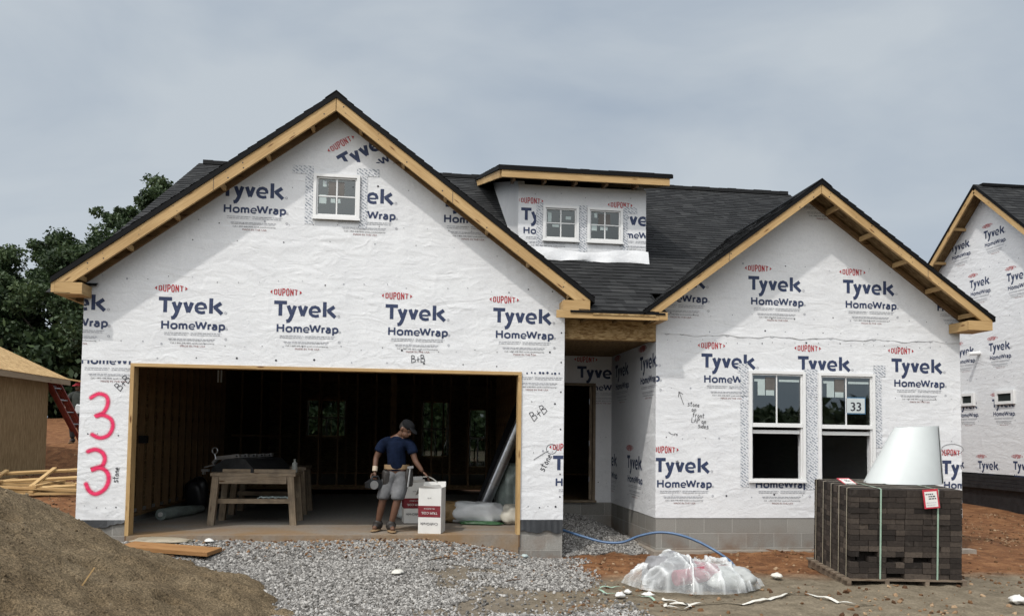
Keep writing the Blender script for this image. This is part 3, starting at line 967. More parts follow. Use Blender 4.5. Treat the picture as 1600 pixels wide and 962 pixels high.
# --- garage gable
gz_r = lambda x: 5.68 - (0.7466*x if x > 0 else -0.7534*x)
front = [(-3.075, .19), (-2.48, .19), (-2.48, 2.155), (2.48, 2.155), (2.48, .19), (3.065, .19), (3.065, gz_r(3.065)-.112), (0, 5.566), (-3.075, gz_r(-3.075)-.112)]
wrapA = holed_wall('wrapped_wall', front, [rect(-.27, .28, 4.135, 4.675)[::-1]], 0.0, 0.14, M['wrap'], house)
gable_roof(house, 0, 5.68, -3.345, 3.16, 3.405, 3.138, -0.315, 4.6, 0.075, 11)
rake(house, 0, 5.68, -3.30, 5.68-3.30*.7534, -0.30, 0.16, 0.078, 3.108)
rake(house, 0, 5.68, 3.345, 5.68-3.345*.7466, -0.30, 0.16, 0.078, 3.100)
# eave returns (boxed corner blocks)
def eave_block(x0, x1, z0, z1, y0=-0.30, y1=-0.005):
    b = MB()
    b.box(x0, x1, y0, y0+.04, z0, z1)
    b.box(x0, x1, y0+.04, y1, z0, z0+.02)
    b.box(x1-.04 if x1 > x0 else x0, x1, y0+.042, y1, z0+.022, z1-.002)
    b.box(x0+.001, x0+.04, y0+.042, y1, z0+.022, z1-.002)
    return b.build('eave_block', M['pine'], house)
eave_block(-3.30, -2.985, 2.965, 3.105)
eave_block(2.985, 3.345, 2.962, 3.098)
f = MB()
f.box(-3.342, -3.302, -0.30, 11.9, 2.975, 3.125)
f.build('eave_fascia', M['pine'], house)
f = MB()
for i in range(14): f.bar((-3.30, .35+i*.8, 3.0), (-3.08, .35+i*.8, 3.0), .04, .06)
f.box(-3.30, -3.08, 0.0, 11.9, 3.035, 3.045)
f.build('eave_lookouts', M['osb_shaded'], house)

# --- wing gable
WA = (6.60, 4.89); WL = (4.07, 4.89-2.53*.752); WR = (9.18, 4.89-2.58*.712)
gw = lambda x: 4.89 - (.712*(x-6.6) if x > 6.6 else .752*(6.6-x))
wing = [(4.377, .205), (8.953, .205), (8.953, gw(8.953)-.084), (6.6, 4.806), (4.377, gw(4.377)-.084)]
WIN_W = [(5.716, 6.553, .712, 2.262), (6.745, 7.606, .70, 2.254)]
wrapB = holed_wall('wrapped_wall', wing, [rect(a+.03, b-.03, c_+.03, d-.03)[::-1] for a, b, c_, d in WIN_W], 0.12, 0.26, M['wrap'], house)
gable_roof(house, 6.60, 4.89, WL[0], WL[1], WR[0], WR[1], -0.315, 3.3, 0.060, 21)
rake(house, 6.60, 4.89, 4.16, gw(4.16), -0.30, 0.125, 0.063, 2.98)
rake(house, 6.60, 4.89, 9.14, gw(9.14), -0.30, 0.125, 0.063, 3.006)
eave_block(8.78, 9.145, 2.872, 3.004, -0.30, .115)
f = MB()
f.box(9.105, 9.144, .13, 11.9, 2.95, 3.012)
f.build('eave_fascia', M['pine'], house)

# --- main roof
CT, ST = 0.8594, 0.5114
mz = lambda y: 2.97 + .595*(y+.3)
mb = MB()
nm = Vector((0, -ST, CT))
def keep_main(u, v):
    y = -.3 + v*CT; z = 2.97 + v*ST
    if u < 3.42 and gz_r(u) - .25 > z and y < 4.6: return False
    if u > 4.1 and u < 9.25 and gw(u) - .2 > z and y < 3.3: return False
    if (u < 3.08 or u > 4.37) and y < 0.3 and not (u < -3.05 or u > 8.95): return False
    if u > 8.9 and y < 2.1: return False
    return True
tabs(mb, lambda u, v: Vector((u, -.3+v*CT, 2.97+v*ST)), nm, -3.40, 9.36, 0, 7.50, keep_main, seed=5)
def slab(mb, x0, x1, ya, yb, mi=1, th=.075):
    """sloping sheet under the shingles between two depths of the front slope"""
    za, zb = mz(ya), mz(yb)
    P = [(x0, ya, za-.003), (x1, ya, za-.003), (x1, yb, zb-.003), (x0, yb, zb-.003)]
    Q = [(p[0], p[1], p[2]-th) for p in P]
    mb.face(P, mi); mb.face(Q[::-1], mi)
    for i in range(4): mb.face([Q[i], Q[(i+1) % 4], P[(i+1) % 4], P[i]], mi)
slab(mb, 3.08, 4.37, -.315, .6, 1, .022)
slab(mb, -3.41, 9.37, 2.4, 6.15); slab(mb, 3.08, 4.37, .602, 2.398); slab(mb, -3.41, -2.9, .02, 2.398); slab(mb, 9.0, 9.37, 2.0, 2.398)
slab(mb, -2.898, 3.078, 1.4, 2.398); 
# rear slope and ridge cap
zr_ = mz(6.15)
mb.face([(-3.41, 12.6, 2.97), (-3.41, 6.15, zr_-.003), (9.37, 6.15, zr_-.003), (9.37, 12.6, 2.97)], 1)
mb.face([(-3.41, 12.6, 2.90), (9.37, 12.6, 2.90), (9.37, 6.15, zr_-.08), (-3.41, 6.15, zr_-.08)], 1)
x = -3.30
while x < 9.2:
    mb.box(x, x+.2, 6.02, 6.28, zr_-.05, zr_+.028+.006*math.sin(x*9), 0, None, False, 0.2); x += .203
rf = mb.build('roof', [M['shingle'], M['blackedge']], house)
f = MB()
for xq in (-3.38, 9.30):
    f = MB()
    P = [(xq, 2.1 if xq > 0 else .1, 0), (xq, 6.15, 0), (xq, 12.5, 0)]
    for (ya, yb) in ((P[0][1], 6.15), (6.15, 12.5)):
        zf = (lambda y: mz(y) if y <= 6.15 else zr_ - .595*(y-6.15))
        f.bar((xq, ya, zf(ya)-.15), (xq, yb, zf(yb)-.15), .04, .13)
    build_each(f, 'rake_board', M['pine'], house)

# --- porch: eave, beam, ceiling, back wall, side walls
f = MB(); f.box(2.9, 4.285, -.298, -.258, 2.865, 2.965); f.box(4.287, 4.405, -.302, .115, 2.872, 2.978)
f.build('eave_fascia', M['pine'], house)
f = MB(); f.box(3.38, 4.24, -.312, -.299, 2.915, 2.945); f.build('fascia_strip', M['osb'], house)
f = MB(); f.box(3.068, 4.374, .118, .25, 2.637, 2.935); 
beam = f.build('porch_beam', M['osb'], house)
f = MB(); f.box(3.068, 4.374, -.255, .115, 2.90, 2.91)
for xx in (3.3, 3.75, 4.2): f.box(xx, xx+.04, -.255, .115, 2.865, 2.899)
f.build('porch_soffit', M['osb_shaded'], house)
f = MB(); f.box(3.068, 4.374, .252, 2.53, 2.66, 2.68); f.build('porch_ceiling', M['osb_shaded'], house)
wrapC = holed_wall('wrapped_wall', [(3.07, .21), (3.12, .21), (3.12, 2.2), (4.09, 2.2), (4.09, .21), (4.372, .21), (4.372, 2.66), (3.07, 2.66)], [], 2.54, 2.66, M['wrap'], house)
f = MB(); f.box(4.377, 4.50, .262, 2.66, .207, 2.93)
wrapD = f.build('wrapped_wall', M['wrap'], house)
f = MB(); f.box(2.94, 3.065, .142, 2.66, .19, 3.2); f.build('wrapped_wall', M['wrap'], house)
# entry frame
f = MB()
f.box(3.12, 3.16, 2.50, 2.66, .25, 2.2); f.box(4.045, 4.09, 2.50, 2.66, .25, 2.2); f.box(3.162, 4.043, 2.50, 2.66, 2.16, 2.2)
f.box(3.10, 4.11, 2.48, 2.68, .214, .248)
f.box(3.995, 4.042, 2.56, 2.60, .26, 2.15)
df = f.build('door_frame', M['oldwood'], house)
f = MB()
for zz in (.55, 1.15, 1.85): f.box(3.99, 3.998, 2.545, 2.62, zz, zz+.09)
build_each(f, 'hinge', m_plain('steel', (.35, .35, .36), .35, .1, 9, .05, .9), df)

# --- outer walls at the sides and back
def yz_wall(poly, x0, x1, mat, name='wrapped_wall'):
    m = MB(); m.prism([(y, z) for y, z in poly], x0, x1)
    m.v = [(b, a, c_) for a, b, c_ in m.v]
    m.f = [t[::-1] for t in m.f]; m.uv = [u[::-1] for u in m.uv]
    return m.build(name, mat, house)
zb_ = lambda y: (mz(y) if y < 6.15 else zr_ - .595*(y-6.15)) - .09
yz_wall([(.142, .19), (12.2, .19), (12.2, zb_(12.2)), (6.15, zb_(6.15)), (.142, zb_(.142))], -3.075, -2.94, M['wrap'])
yz_wall([(.262, .205), (12.2, .205), (12.2, zb_(12.2)), (6.15, zb_(6.15)), (.262, zb_(.262))], 8.82, 8.953, M['wrap'])
BW = [(-1.89, -.82, 1.25, 2.22), (1.30, 2.05, .71, 2.22), (2.63, 3.15, .42, 2.02)]
holed_wall('back_wall', rect(-2.94, 8.82, .2, 3.0), [rect(*b)[::-1] for b in BW], 12.06, 12.2, M['osb_shaded'], house)

# --- foundation, slab, floors
f = MB()
f.box(-3.065, -2.47, .006, .2, -.6, .188, 0, None, False); f.box(2.47, 3.058, .006, .2, -.6, .188, 0, None, False)
f.box(-3.065, -2.9, .202, 12.2, -.6, .188, 0, None, False); f.box(2.9, 3.058, .202, 2.55, -.6, .188, 0, None, False)
f.box(4.384, 8.946, .128, .3, -.6, .203, 0, None, False); f.box(4.384, 4.58, .302, 2.75, -.6, .203, 0, None, False)
f.box(8.75, 8.946, .302, 12.2, -.6, .203, 0, None, False); f.box(3.06, 4.382, 2.55, 2.75, -.6, .208, 0, None, False)
build_each(f, 'block_foundation', M['block'], house)
k = NT('garage_concrete')
ob = k.coord('Object'); n1 = k.noise(ob, 1.1, 5, 0.6); n2 = k.noise(ob, 22, 4, 0.7)
sepc = k.n('ShaderNodeSeparateXYZ', Vector=ob)
nearm = k.n('ShaderNodeMapRange', Value=sepc.outputs[1]); nearm.inputs['From Min'].default_value = 2.2; nearm.inputs['From Max'].default_value = 0.2
c = k.ramp(n2, [(0.3, (0.19, 0.18, 0.165)), (0.7, (0.29, 0.28, 0.255))])
c = k.mix(k.math('MULTIPLY', nearm.outputs[0], k.ramp(n1, [(0.35, (0.15,)*3), (0.6, (0.9,)*3)])), c, (0.25, 0.155, 0.075))
k.principled(c, 0.85, k.bump(n2, 0.4, 0.006), 0, 0.25)
M['concrete'] = k.m
f = MB(); f.box(-2.465, 2.465, -.02, .2, -.6, 0, 0, None, False); f.box(-2.93, 2.93, .202, 7.0, -.3, 0, 0, None, False)
f.build('garage_slab', M['concrete'], house)
f = MB(); f.box(4.31, 9.06, -.02, .126, -.6, -.232, 0, None, False); f.box(4.31, 4.383, .127, 2.5, -.6, -.232, 0, None, False)
build_each(f, 'footing', m_plain('footing_concrete', (.27, .235, .195), .9, .25, 6, .4), house)
f = MB(); f.box(-2.93, 8.75, 7.002, 12.05, .1, .2, 0, None, False); f.box(3.07, 8.75, 2.76, 7.0, .1, .2, 0, None, False); f.box(4.6, 8.75, .31, 2.758, .1, .2, 0, None, False)
build_each(f, 'interior_floor', M['osb_shaded'], house)
f = MB(); f.box(-2.93, 8.81, .3, 12.05, 2.72, 2.74, 0, None, False); f.build('interior_ceiling', M['osb_shaded'], house)
# mud-stained plastic skirts under the wrap at both garage piers
for xa, xb, sd in ((-3.07, -2.49, 1), (2.49, 3.06, 2)):
    f = MB(); n = 14; rng = random.Random(sd)
    zb0 = [(.035+.02*math.sin(i*.9) if sd == 2 else .06 + .11*(i/n)**1.4) + rng.uniform(-.012, .012) for i in range(n+1)]
    for i in range(n):
        a = xa + (xb-xa)*i/n; b = xa + (xb-xa)*(i+1)/n
        ya = -.006 - .012*math.sin(i*1.7)**2; yb = -.006 - .012*math.sin((i+1)*1.7)**2
        f.face([(a, ya-.008, zb0[i]), (b, yb-.008, zb0[i+1]), (b, -.002, .196), (a, -.002, .196)])
        f.face([(a, .004, zb0[i]), (a, .004, .196), (b, .004, .196), (b, .004, zb0[i+1])])
    f.build('sill_membrane', M['membrane'], house, True)

# --- garage opening jambs
f = MB()
f.box(-2.485, -2.44, -.022, .15, .0, 2.115); f.box(2.44, 2.485, -.022, .15, .0, 2.115); f.box(-2.485, 2.485, -.022, .15, 2.117, 2.158)
build_each(f, 'garage_jamb', M['pine'], house)
f = MB(); f.box(-2.483, -2.442, -.018, .002, -.16, -.002); f.box(2.442, 2.483, -.018, .002, -.16, -.002)
build_each(f, 'jamb_foot', m_wood('dark_treated_lumber', (.20, .12, .06), (.12, .07, .035)), house)

# --- interior framing
f = MB(); f.box(-2.938, -2.925, .3, 12.0, .1, 2.71, 0, None, False); f.box(2.925, 2.938, .3, 7.0, .1, 2.71, 0, None, False)
f.box(-2.92, 2.92, .143, .15, 2.2, 2.71, 0, None, False)
build_each(f, 'wall_sheathing', M['osb_shaded'], house)
f = MB(); f.box(0, .089, -.019, .019, .14, 2.70)
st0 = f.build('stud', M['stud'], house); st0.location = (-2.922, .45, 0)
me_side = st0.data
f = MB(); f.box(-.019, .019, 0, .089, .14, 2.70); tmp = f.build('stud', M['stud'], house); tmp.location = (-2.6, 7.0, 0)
me_back = tmp.data
def stud(x, y, me):
    o = link(bpy.data.objects.new('stud', me)); o.parent = house; o.location = (x, y, 0)
for i in range(1, 16): stud(-2.922, .45 + i*.406, me_side)
for i in range(16): stud(2.833, .45 + i*.406, me_side)
for i in range(1, 14):
    if i in (8,): continue
    stud(-2.6 + i*.406, 7.0, me_back)
for i in range(8): stud(-1.2+i*.6, 9.4, me_back)
f = MB()
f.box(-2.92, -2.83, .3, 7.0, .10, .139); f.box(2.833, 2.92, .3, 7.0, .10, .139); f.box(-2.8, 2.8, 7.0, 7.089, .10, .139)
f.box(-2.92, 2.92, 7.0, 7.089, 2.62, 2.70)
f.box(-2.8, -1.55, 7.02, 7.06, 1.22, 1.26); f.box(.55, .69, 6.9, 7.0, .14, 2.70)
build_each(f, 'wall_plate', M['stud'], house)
f = MB(); f.box(-2.90, -2.80, 1.62, 1.74, 1.13, 1.24); f.build('outlet_box', M['black'], house)
# back-wall window bars
for (a, b, c_, d) in BW[:3]:
    f = MB()
    f.box(a, a+.05, 12.0, 12.05, c_, d); f.box(b-.05, b, 12.0, 12.05, c_, d); f.box(a+.05, b-.05, 12.0, 12.05, (c_+d)/2-.03, (c_+d)/2+.03)
    f.box((a+b)/2-.02, (a+b)/2+.02, 12.005, 12.045, c_, (c_+d)/2-.03)
    bw_ = f.build('window', M['vinyl'], house)
    f = MB(); f.face([(a+.05, 12.03, c_), (b-.05, 12.03, c_), (b-.05, 12.03, d), (a+.05, 12.03, d)]); f.build('pane', M['dimglass'], bw_)  # pane added to darken the bright rear opening

# --- windows
def window(x0, x1, z0, z1, yw, kind, parent=house):
    f = MB(); y0 = yw - .035; w = .04
    ring = lambda m, a, b, c_, d, ya, yb, t: (m.box(a, a+t, ya, yb, c_, d), m.box(b-t, b, ya, yb, c_, d), m.box(a+t, b-t, ya, yb, c_, c_+t), m.box(a+t, b-t, ya, yb, d-t, d))
    ring(f, x0, x1, z0, z1, y0, yw+.07, w)
    f.box(x0-.012, x1+.012, y0-.012, y0-.001, z0-.016, z0+.01)
    xi0, xi1, zi0, zi1 = x0+w+.001, x1-w-.001, z0+w+.001, z1-w-.001
    if kind == 'hung':
        zm = z0 + (z1-z0)*.513
        ring(f, xi0, xi1, zm, zi1, yw-.012, yw+.02, .022)
        f.box(xi0, xi1, yw-.025, yw-.0135, zm-.035, zm+.018)
        f.box(xi0, xi1, yw+.022, yw+.05, zm-.125, zm-.075)
        f.box(xi0+.001, xi0+.02, yw-.005, yw+.02, zi0, zm-.001); f.box(xi1-.02, xi1-.001, yw-.005, yw+.02, zi0, zm-.001)
        g0 = zm
        mun = [(False, (xi0+xi1)/2)]
    else:
        ring(f, xi0, xi1, zi0, zi1, yw-.012, yw+.02, .02)
        g0 = zi0
        mun = [(False, (xi0+xi1)/2), (True, (zi0+zi1)/2 + .005)]
    wo = f.build('window', M['vinyl'], parent)
    p = MB(); p.face([(xi0+.02, yw+.006, g0+.02), (xi1-.02, yw+.006, g0+.02), (xi1-.02, yw+.006, zi1-.02), (xi0+.02, yw+.006, zi1-.02)])
    p.build('pane', M['glass' if kind == 'hung' else 'atticglass'], wo)
    q = MB()
    for hz, v in mun:
        if hz: q.box(xi0+.021, xi1-.021, yw-.003, yw+.004, v-.008, v+.008)
        else: q.box(v-.009, v+.009, yw-.004, yw+.0045, g0+.021, zi1-.021)
    q.build('muntin', M['vinyl'], wo)
    return wo, xi0+.02, xi1-.02, g0+.02, zi1-.02
def stickers(wo, yw, L_, dark=()):
    s = MB()
    for a, b, c_, d in L_: s.box(a, b, yw+.0025, yw+.0045, c_, d, 0, None, False)
    for a, b, c_, d in dark: s.box(a, b, yw+.0025, yw+.0045, c_, d, 1, None, False)
    s.build('sticker', [M['sticker'], M['stickerdark']], wo)
def sticker_set(wo, yw, a, b, c_, d, v=0):
    w, h = b-a, d-c_
    if v == 0:
        stickers(wo, yw, [(a+.03*w, a+.22*w, c_+.30*h, c_+.55*h), (a+.12*w, a+.22*w, d-.22*h, d-.05*h), (a+.34*w, a+.46*w, c_+.33*h, c_+.45*h), (a+.53*w, a+.6*w, c_+.33*h, c_+.45*h)],
                 [(a+.27*w, a+.465*w, c_+.50*h, c_+.93*h), (a+.54*w, a+.70*w, c_+.50*h, c_+.93*h)])
    elif v == 1:
        stickers(wo, yw, [(a+.04*w, a+.17*w, d-.45*h, d-.10*h), (a+.20*w, a+.44*w, c_+.37*h, c_+.46*h), (a+.68*w, a+.87*w, d-.34*h, d-.22*h)])
    else:
        stickers(wo, yw, [(a+.11*w, a+.26*w, d-.42*h, d-.13*h), (a+.04*w, a+.26*w, d-.13*h, d-.08*h), (a+.28*w, a+.45*w, d-.42*h, d-.31*h), (a+.55*w, a+.97*w, d-.13*h, d-.085*h)],
                 [(a+.27*w, a+.465*w, d-.31*h, d-.04*h)])
wo, a, b, c_, d = window(-.295, .305, 4.11, 4.70, 0.0, 'fixed'); sticker_set(wo, 0.0, a, b, c_, d, 0)
for i, (xa, xb, za, zb) in enumerate(WIN_W):
    wo, a, b, c_, d = window(xa, xb, za, zb, .12, 'hung'); sticker_set(wo, .12, a, b, c_, d, 2)
    if i == 1:
        s = MB(); s.box(7.178, 7.459, .116, .1195, 1.69, 1.90, 0, None, False); s.box(7.165, 7.472, .1198, .1225, 1.675, 1.915, 1, None, False)
        card = s.build('number_card', [m_plain('pale_card', (.55, .60, .60), .6, .04), m_plain('blue_tape', (.06, .16, .28), .6, .1)], wo)
        polys, w = text2d('33', .125)
        t = MB()
        for q in polys: t.face([(7.318-w/2+p[0], .1145, 1.72+p[1]) for p in q], 4)
        t2 = MB()
        for (fc, uvv) in zip(t.f, t.uv):
            t2.face([t.v[j] for j in fc], 4)
        for dx in (-.004, .004):
            for q in polys: t2.face([(7.318-w/2+p[0]+dx, .1145-.0004*(2+dx*100), 1.72+p[1]) for p in q], 4)
        t2.build('printed_number', INK, wo)

# flashing tape strips round the openings
def tape_strips(rects, y):
    t = MB()
    for i, (a, b, c_, d) in enumerate(rects): t.box(a, b, y-.004-.0006*i, y-.0031-.0006*i, c_, d, 0, None, False)
    return build_each(t, 'flashing_tape', M['tape'], house)
tape_strips([(-.40, -.29, 4.03, 4.72), (.30, .40, 4.00, 4.72), (-.57, -.30, 4.69, 4.80), (.26, .55, 4.70, 4.80)], 0.0)
tape_strips([(5.60, 5.72, .63, 2.30), (6.55, 6.748, .60, 2.30), (7.60, 7.72, 1.2, 2.30), (5.56, 5.70, 2.23, 2.36), (7.60, 7.78, 2.22, 2.38)], .12)

# --- dormer
DY = 1.506
dm = [(2.61, mz(DY)-.12), (4.645, mz(DY)-.12), (4.645, 5.20), (2.61, 5.20)]
DW = [(2.995, 3.56, 4.335, 4.885), (3.695, 4.265, 4.335, 4.885)]
wrapE = holed_wall('dormer_wall', dm, [rect(a+.03, b-.03, c_+.03, d-.03)[::-1] for a, b, c_, d in DW], DY, DY+.12, M['wrap'], house)
dz = lambda y: 5.36 + .289*(y-1.16)          # dormer roof surface
for xa, xb in ((2.61, 2.72), (4.535, 4.645)):
    yz_wall([(DY+.121, mz(DY)-.1), (6.0, mz(6.0)-.1), (6.0, dz(6.0)-.09), (DY+.121, dz(DY)-.17)], xa, xb, M['wrap'], 'dormer_wall')
mb = MB()
d_n = Vector((0, -.2776, .9607))
tabs(mb, lambda u, v: Vector((u, 1.16+v*.9607, 5.36+v*.2776)), d_n, 2.26, 4.96, 0, 5.15, None, seed=9)
P = [(2.255, 1.14, dz(1.14)-.003), (4.965, 1.14, dz(1.14)-.003), (4.965, 6.12, dz(6.12)-.003), (2.255, 6.12, dz(6.12)-.003)]
Q = [(p[0], p[1], p[2]-.06) for p in P]
mb.face(P, 1); mb.face(Q[::-1], 1)
for i in range(4): mb.face([Q[i], Q[(i+1) % 4], P[(i+1) % 4], P[i]], 1)
dr = mb.build('dormer_roof', [M['shingle'], M['blackedge']], house)
f = MB()
f.face([(2.30, 1.19, dz(1.19)-.066), (2.30, 6.0, dz(6.0)-.066), (4.92, 6.0, dz(6.0)-.066), (4.92, 1.19, dz(1.19)-.066)])
f.build('roof_deck', M['osb_shaded'], dr)
f = MB()
f.box(2.305, 4.915, 1.155, 1.195, 5.185, 5.305)
for xq in (2.295, 4.895): f.bar((xq+.0, 1.197, dz(1.19)-.125), (xq, 6.0, dz(6.0)-.125), .035, .115)
f.build('dormer_fascia', M['pine'], house)
f = MB()
for i in range(5): f.bar((2.5+i*.48, 1.21, 5.20), (2.5+i*.48, DY, 5.24), .04, .09)
build_each(f, 'lookout', M['stud'], house)
for i, (xa, xb, za, zb) in enumerate(DW):
    wo, a, b, c_, d = window(xa, xb, za, zb, DY, 'fixed'); sticker_set(wo, DY, a, b, c_, d, 1 - i)
tape_strips([(2.89, 3.0, 4.20, 4.93), (3.555, 3.70, 4.18, 4.91), (4.26, 4.35, 4.18, 4.93), (4.28, 4.50, 4.82, 4.92)], DY)
f = MB()                              # loose flap of wrap along the foot of the dormer wall
n = 30; rng = random.Random(5)
for i in range(n):
    def q(t):
        x = 2.58 + 2.10*t; zt = mz(DY) + .16 + .03*math.sin(t*9)
        y1 = DY-.03-.035*abs(math.sin(t*14+1)) ; return [(x, DY-.012, zt), (x, y1, zt-.12), (x, DY-.06-.02*math.sin(t*21), mz(DY-.06)+.012+.012*math.sin(t*17))]
    A, B = q(i/n), q((i+1)/n)
    for j in range(2): f.face([A[j+1], B[j+1], B[j], A[j]])
f.build('wrap_flap', M['wrap'], house, True, True)

# --- printing on the wraps
pA = Print((0, 0, 0), (1, 0, 0), (0, -1, 0), [(-.28, .29, 4.12, 4.69)])
roofp = [(.7466, 1, 5.57), (-.7534, 1, 5.57)]
edgeA = [(-1, 0, 3.072), (1, 0, 3.062)]
for i in range(-1, 4): pA.logo(-2.179 + 1.4234*i, 3.0125, edgeA + [(0, -1, -2.2)])
for x in (-1.459, -.048, 1.375): pA.logo(x, 4.542, roofp)
pA.logo(-.02, 4.945, roofp + [(0, -1, -4.885)], rot=R(33))
pA.logo(-3.117, 2.545, edgeA + [(1, 0, -2.49), (0, 1, 2.185)])
pA.logo(2.265, 2.545, edgeA + [(-1, 0, -2.49), (0, 1, 2.10)])
pA.logo(2.922, 1.05, edgeA)
for i in range(9): pA.dot(2.56 + i*.055 + random.uniform(-.008, .008), 2.148 + random.uniform(-.008, .008), random.choice((.012, .017)), 0)
pA.nails(-3.0, 3.0, 3.25, 22, .03); pA.nails(-3.0, 3.0, 2.42, 24, .025); pA.nails(-2.4, 2.4, 2.235, 10, .02, 0, .9)
pA.nails(-1.9, 1.9, 4.02, 13, .03); pA.nails(-1.5, 1.5, 4.55, 8, .05); pA.nails(-2.6, 2.4, 3.75, 9, .06)
pA.nails(-3.02, -2.54, .36, 4, .02); pA.nails(-3.02, -2.54, 1.25, 4, .02); pA.nails(2.55, 3.02, .36, 4, .02); pA.nails(2.55, 3.02, 1.75, 3, .03); pA.nails(2.55, 3.02, 1.1, 3, .03)
for z in (.5, .8, 1.4, 1.9, 2.3, 2.7, 2.95): pA.dot(3.02, z, .011, 4)
pA.hand(hw('B+B'), -2.60, 1.80, .11, R(48)); pA.hand(hw('stone'), -2.59, .66, .075, R(86))
pA.hand(hw('B+B'), 2.66, 1.50, .13, R(35)); pA.hand(hw('stone'), 2.80, .83, .095, R(62), .009)
pA.hand(hw('B+B'), 1.02, 2.245, .10, R(4)); 
pA.stroke([(2.66, .99), (2.80, 1.08), (2.86, 1.11)], .007)
pA.stroke([(2.90+.07*math.cos(a), 1.135+.065*math.sin(a)) for a in np.linspace(0, 6.28, 15)], .006)
pA.build(wrapA)

pB = Print((0, .12, 0), (1, 0, 0), (0, -1, 0), [(a+.01, b-.01, c_+.01, d-.01) for a, b, c_, d in WIN_W])
edgeB = [(-1, 0, -4.38), (1, 0, 8.95)]
roofb = [(.712, 1, 4.80+.712*6.6), (-.752, 1, 4.80-.752*6.6)]
for i in range(-1, 3): pB.logo(5.032 + 1.4234*i, 2.487, edgeB)
for i in range(-1, 3): pB.logo(5.7206 + 1.4234*i, 3.604, edgeB + roofb)
pB.logo(6.475, 5.09, roofb)
for i in range(0, 4): pB.logo(4.3597 + 1.4234*i, 1.029, edgeB)
pB.nails(4.45, 8.9, 2.80, 16, .03); pB.nails(4.45, 8.9, 2.66, 26, .02, 0, .15); pB.nails(5.2, 8.0, 3.75, 9, .03); pB.nails(4.45, 8.9, 3.03, 15, .03)
pB.nails(4.45, 8.9, .50, 12, .03); pB.nails(4.45, 5.6, 1.30, 6, .03); pB.nails(7.8, 8.9, 1.30, 5, .03); pB.nails(4.45, 5.6, 2.02, 4, .03); pB.nails(7.8, 8.9, 1.9, 5, .03)
for i in range(20): pB.stroke([(4.5+i*.22, 2.745), (4.53+i*.22, 2.733), (4.56+i*.22, 2.747)], .007, 3)
pB.stroke([(4.71, 1.94), (4.775, 1.765)], .007); pB.stroke([(4.70, 1.87), (4.705, 1.945), (4.765, 1.91)], .007)
for j, wd in enumerate(('stone', 'on', 'front', 'LAP on', 'sides')): pB.hand(hw(wd), 4.83 + (0, .06, .07, .055, .15)[j], 1.75 - j*.075, .068, R(-6), .0065)
pB.stroke([(4.56, 1.385), (4.60, 1.355), (4.64, 1.35)], .007); pB.hand(hw('rn'), 4.64, 1.34, .05, R(-8), .006)
pB.hand(hw('stone'), 4.665, .99, .05, R(-75), .006)
pB.stroke([(8.81+.17*math.cos(a), 1.19+.075*math.sin(a)) for a in np.linspace(0, 6.28, 19)], .006)
pB.build(wrapB)

pC = Print((0, 2.54, 0), (1, 0, 0), (0, -1, 0))
edgeC = [(-1, 0, -3.08), (1, 0, 4.37)]
pC.logo(3.777, 2.49, edgeC + [(0, -1, -2.205)])
pC.logo(3.777, 2.49, edgeC + [(0, 1, 2.2), (-1, 0, -4.10)])
pC.nails(4.1, 4.36, .55, 2, .02); pC.nails(4.1, 4.36, 1.3, 2, .02); pC.build(wrapC)
pD = Print((4.377, .12, 0), (0, -1, 0), (-1, 0, 0))
for x, z in ((-.768, 2.487), (-2.19, 2.487), (-1.44, 1.029), (-2.86, 1.029)): pD.logo(x, z, [(1, 0, 0), (-1, 0, 2.41)])
pD.nails(-2.3, -.1, .42, 6, .02)
pD.build(wrapD)
pE = Print((0, DY, 0), (1, 0, 0), (0, -1, 0), [(a+.01, b-.01, c_+.01, d-.01) for a, b, c_, d in DW])
edgeE = [(-1, 0, -2.62), (1, 0, 4.64)]
for x in (2.654, 4.0775): pE.logo(x, 4.836, edgeE)
pE.nails(2.7, 4.6, 5.06, 5, .03); pE.build(wrapE)

# overlapping upper sheet of wrap on the wing, its wavy hem standing off the lower one
m = MB(); n = 90; rng = random.Random(2)
for i in range(n):
    def q(t):
        x = 4.385 + 4.56*t
        return x, 2.738 + .012*math.sin(t*37) + .007*math.sin(t*91), .003 + .006*abs(math.sin(t*53))*abs(math.sin(t*17)) + .003*abs(math.sin(t*131))
    (xa, za, oa), (xb, zb, ob2) = q(i/n), q((i+1)/n)
    for (z0a, z0b, ya, yb, z1a, z1b, y1a, y1b) in ((za, zb, oa, ob2, za+.05, zb+.05, oa*.8, ob2*.8), (za+.05, zb+.05, oa*.8, ob2*.8, 2.86, 2.86, .0006, .0006)):
        m.face([(xa, .12-ya, z0a), (xb, .12-yb, z0b), (xb, .12-y1b, z1b), (xa, .12-y1a, z1a)])
m.build('overlapping_hem', M['wrap'], wrapB, True, True)
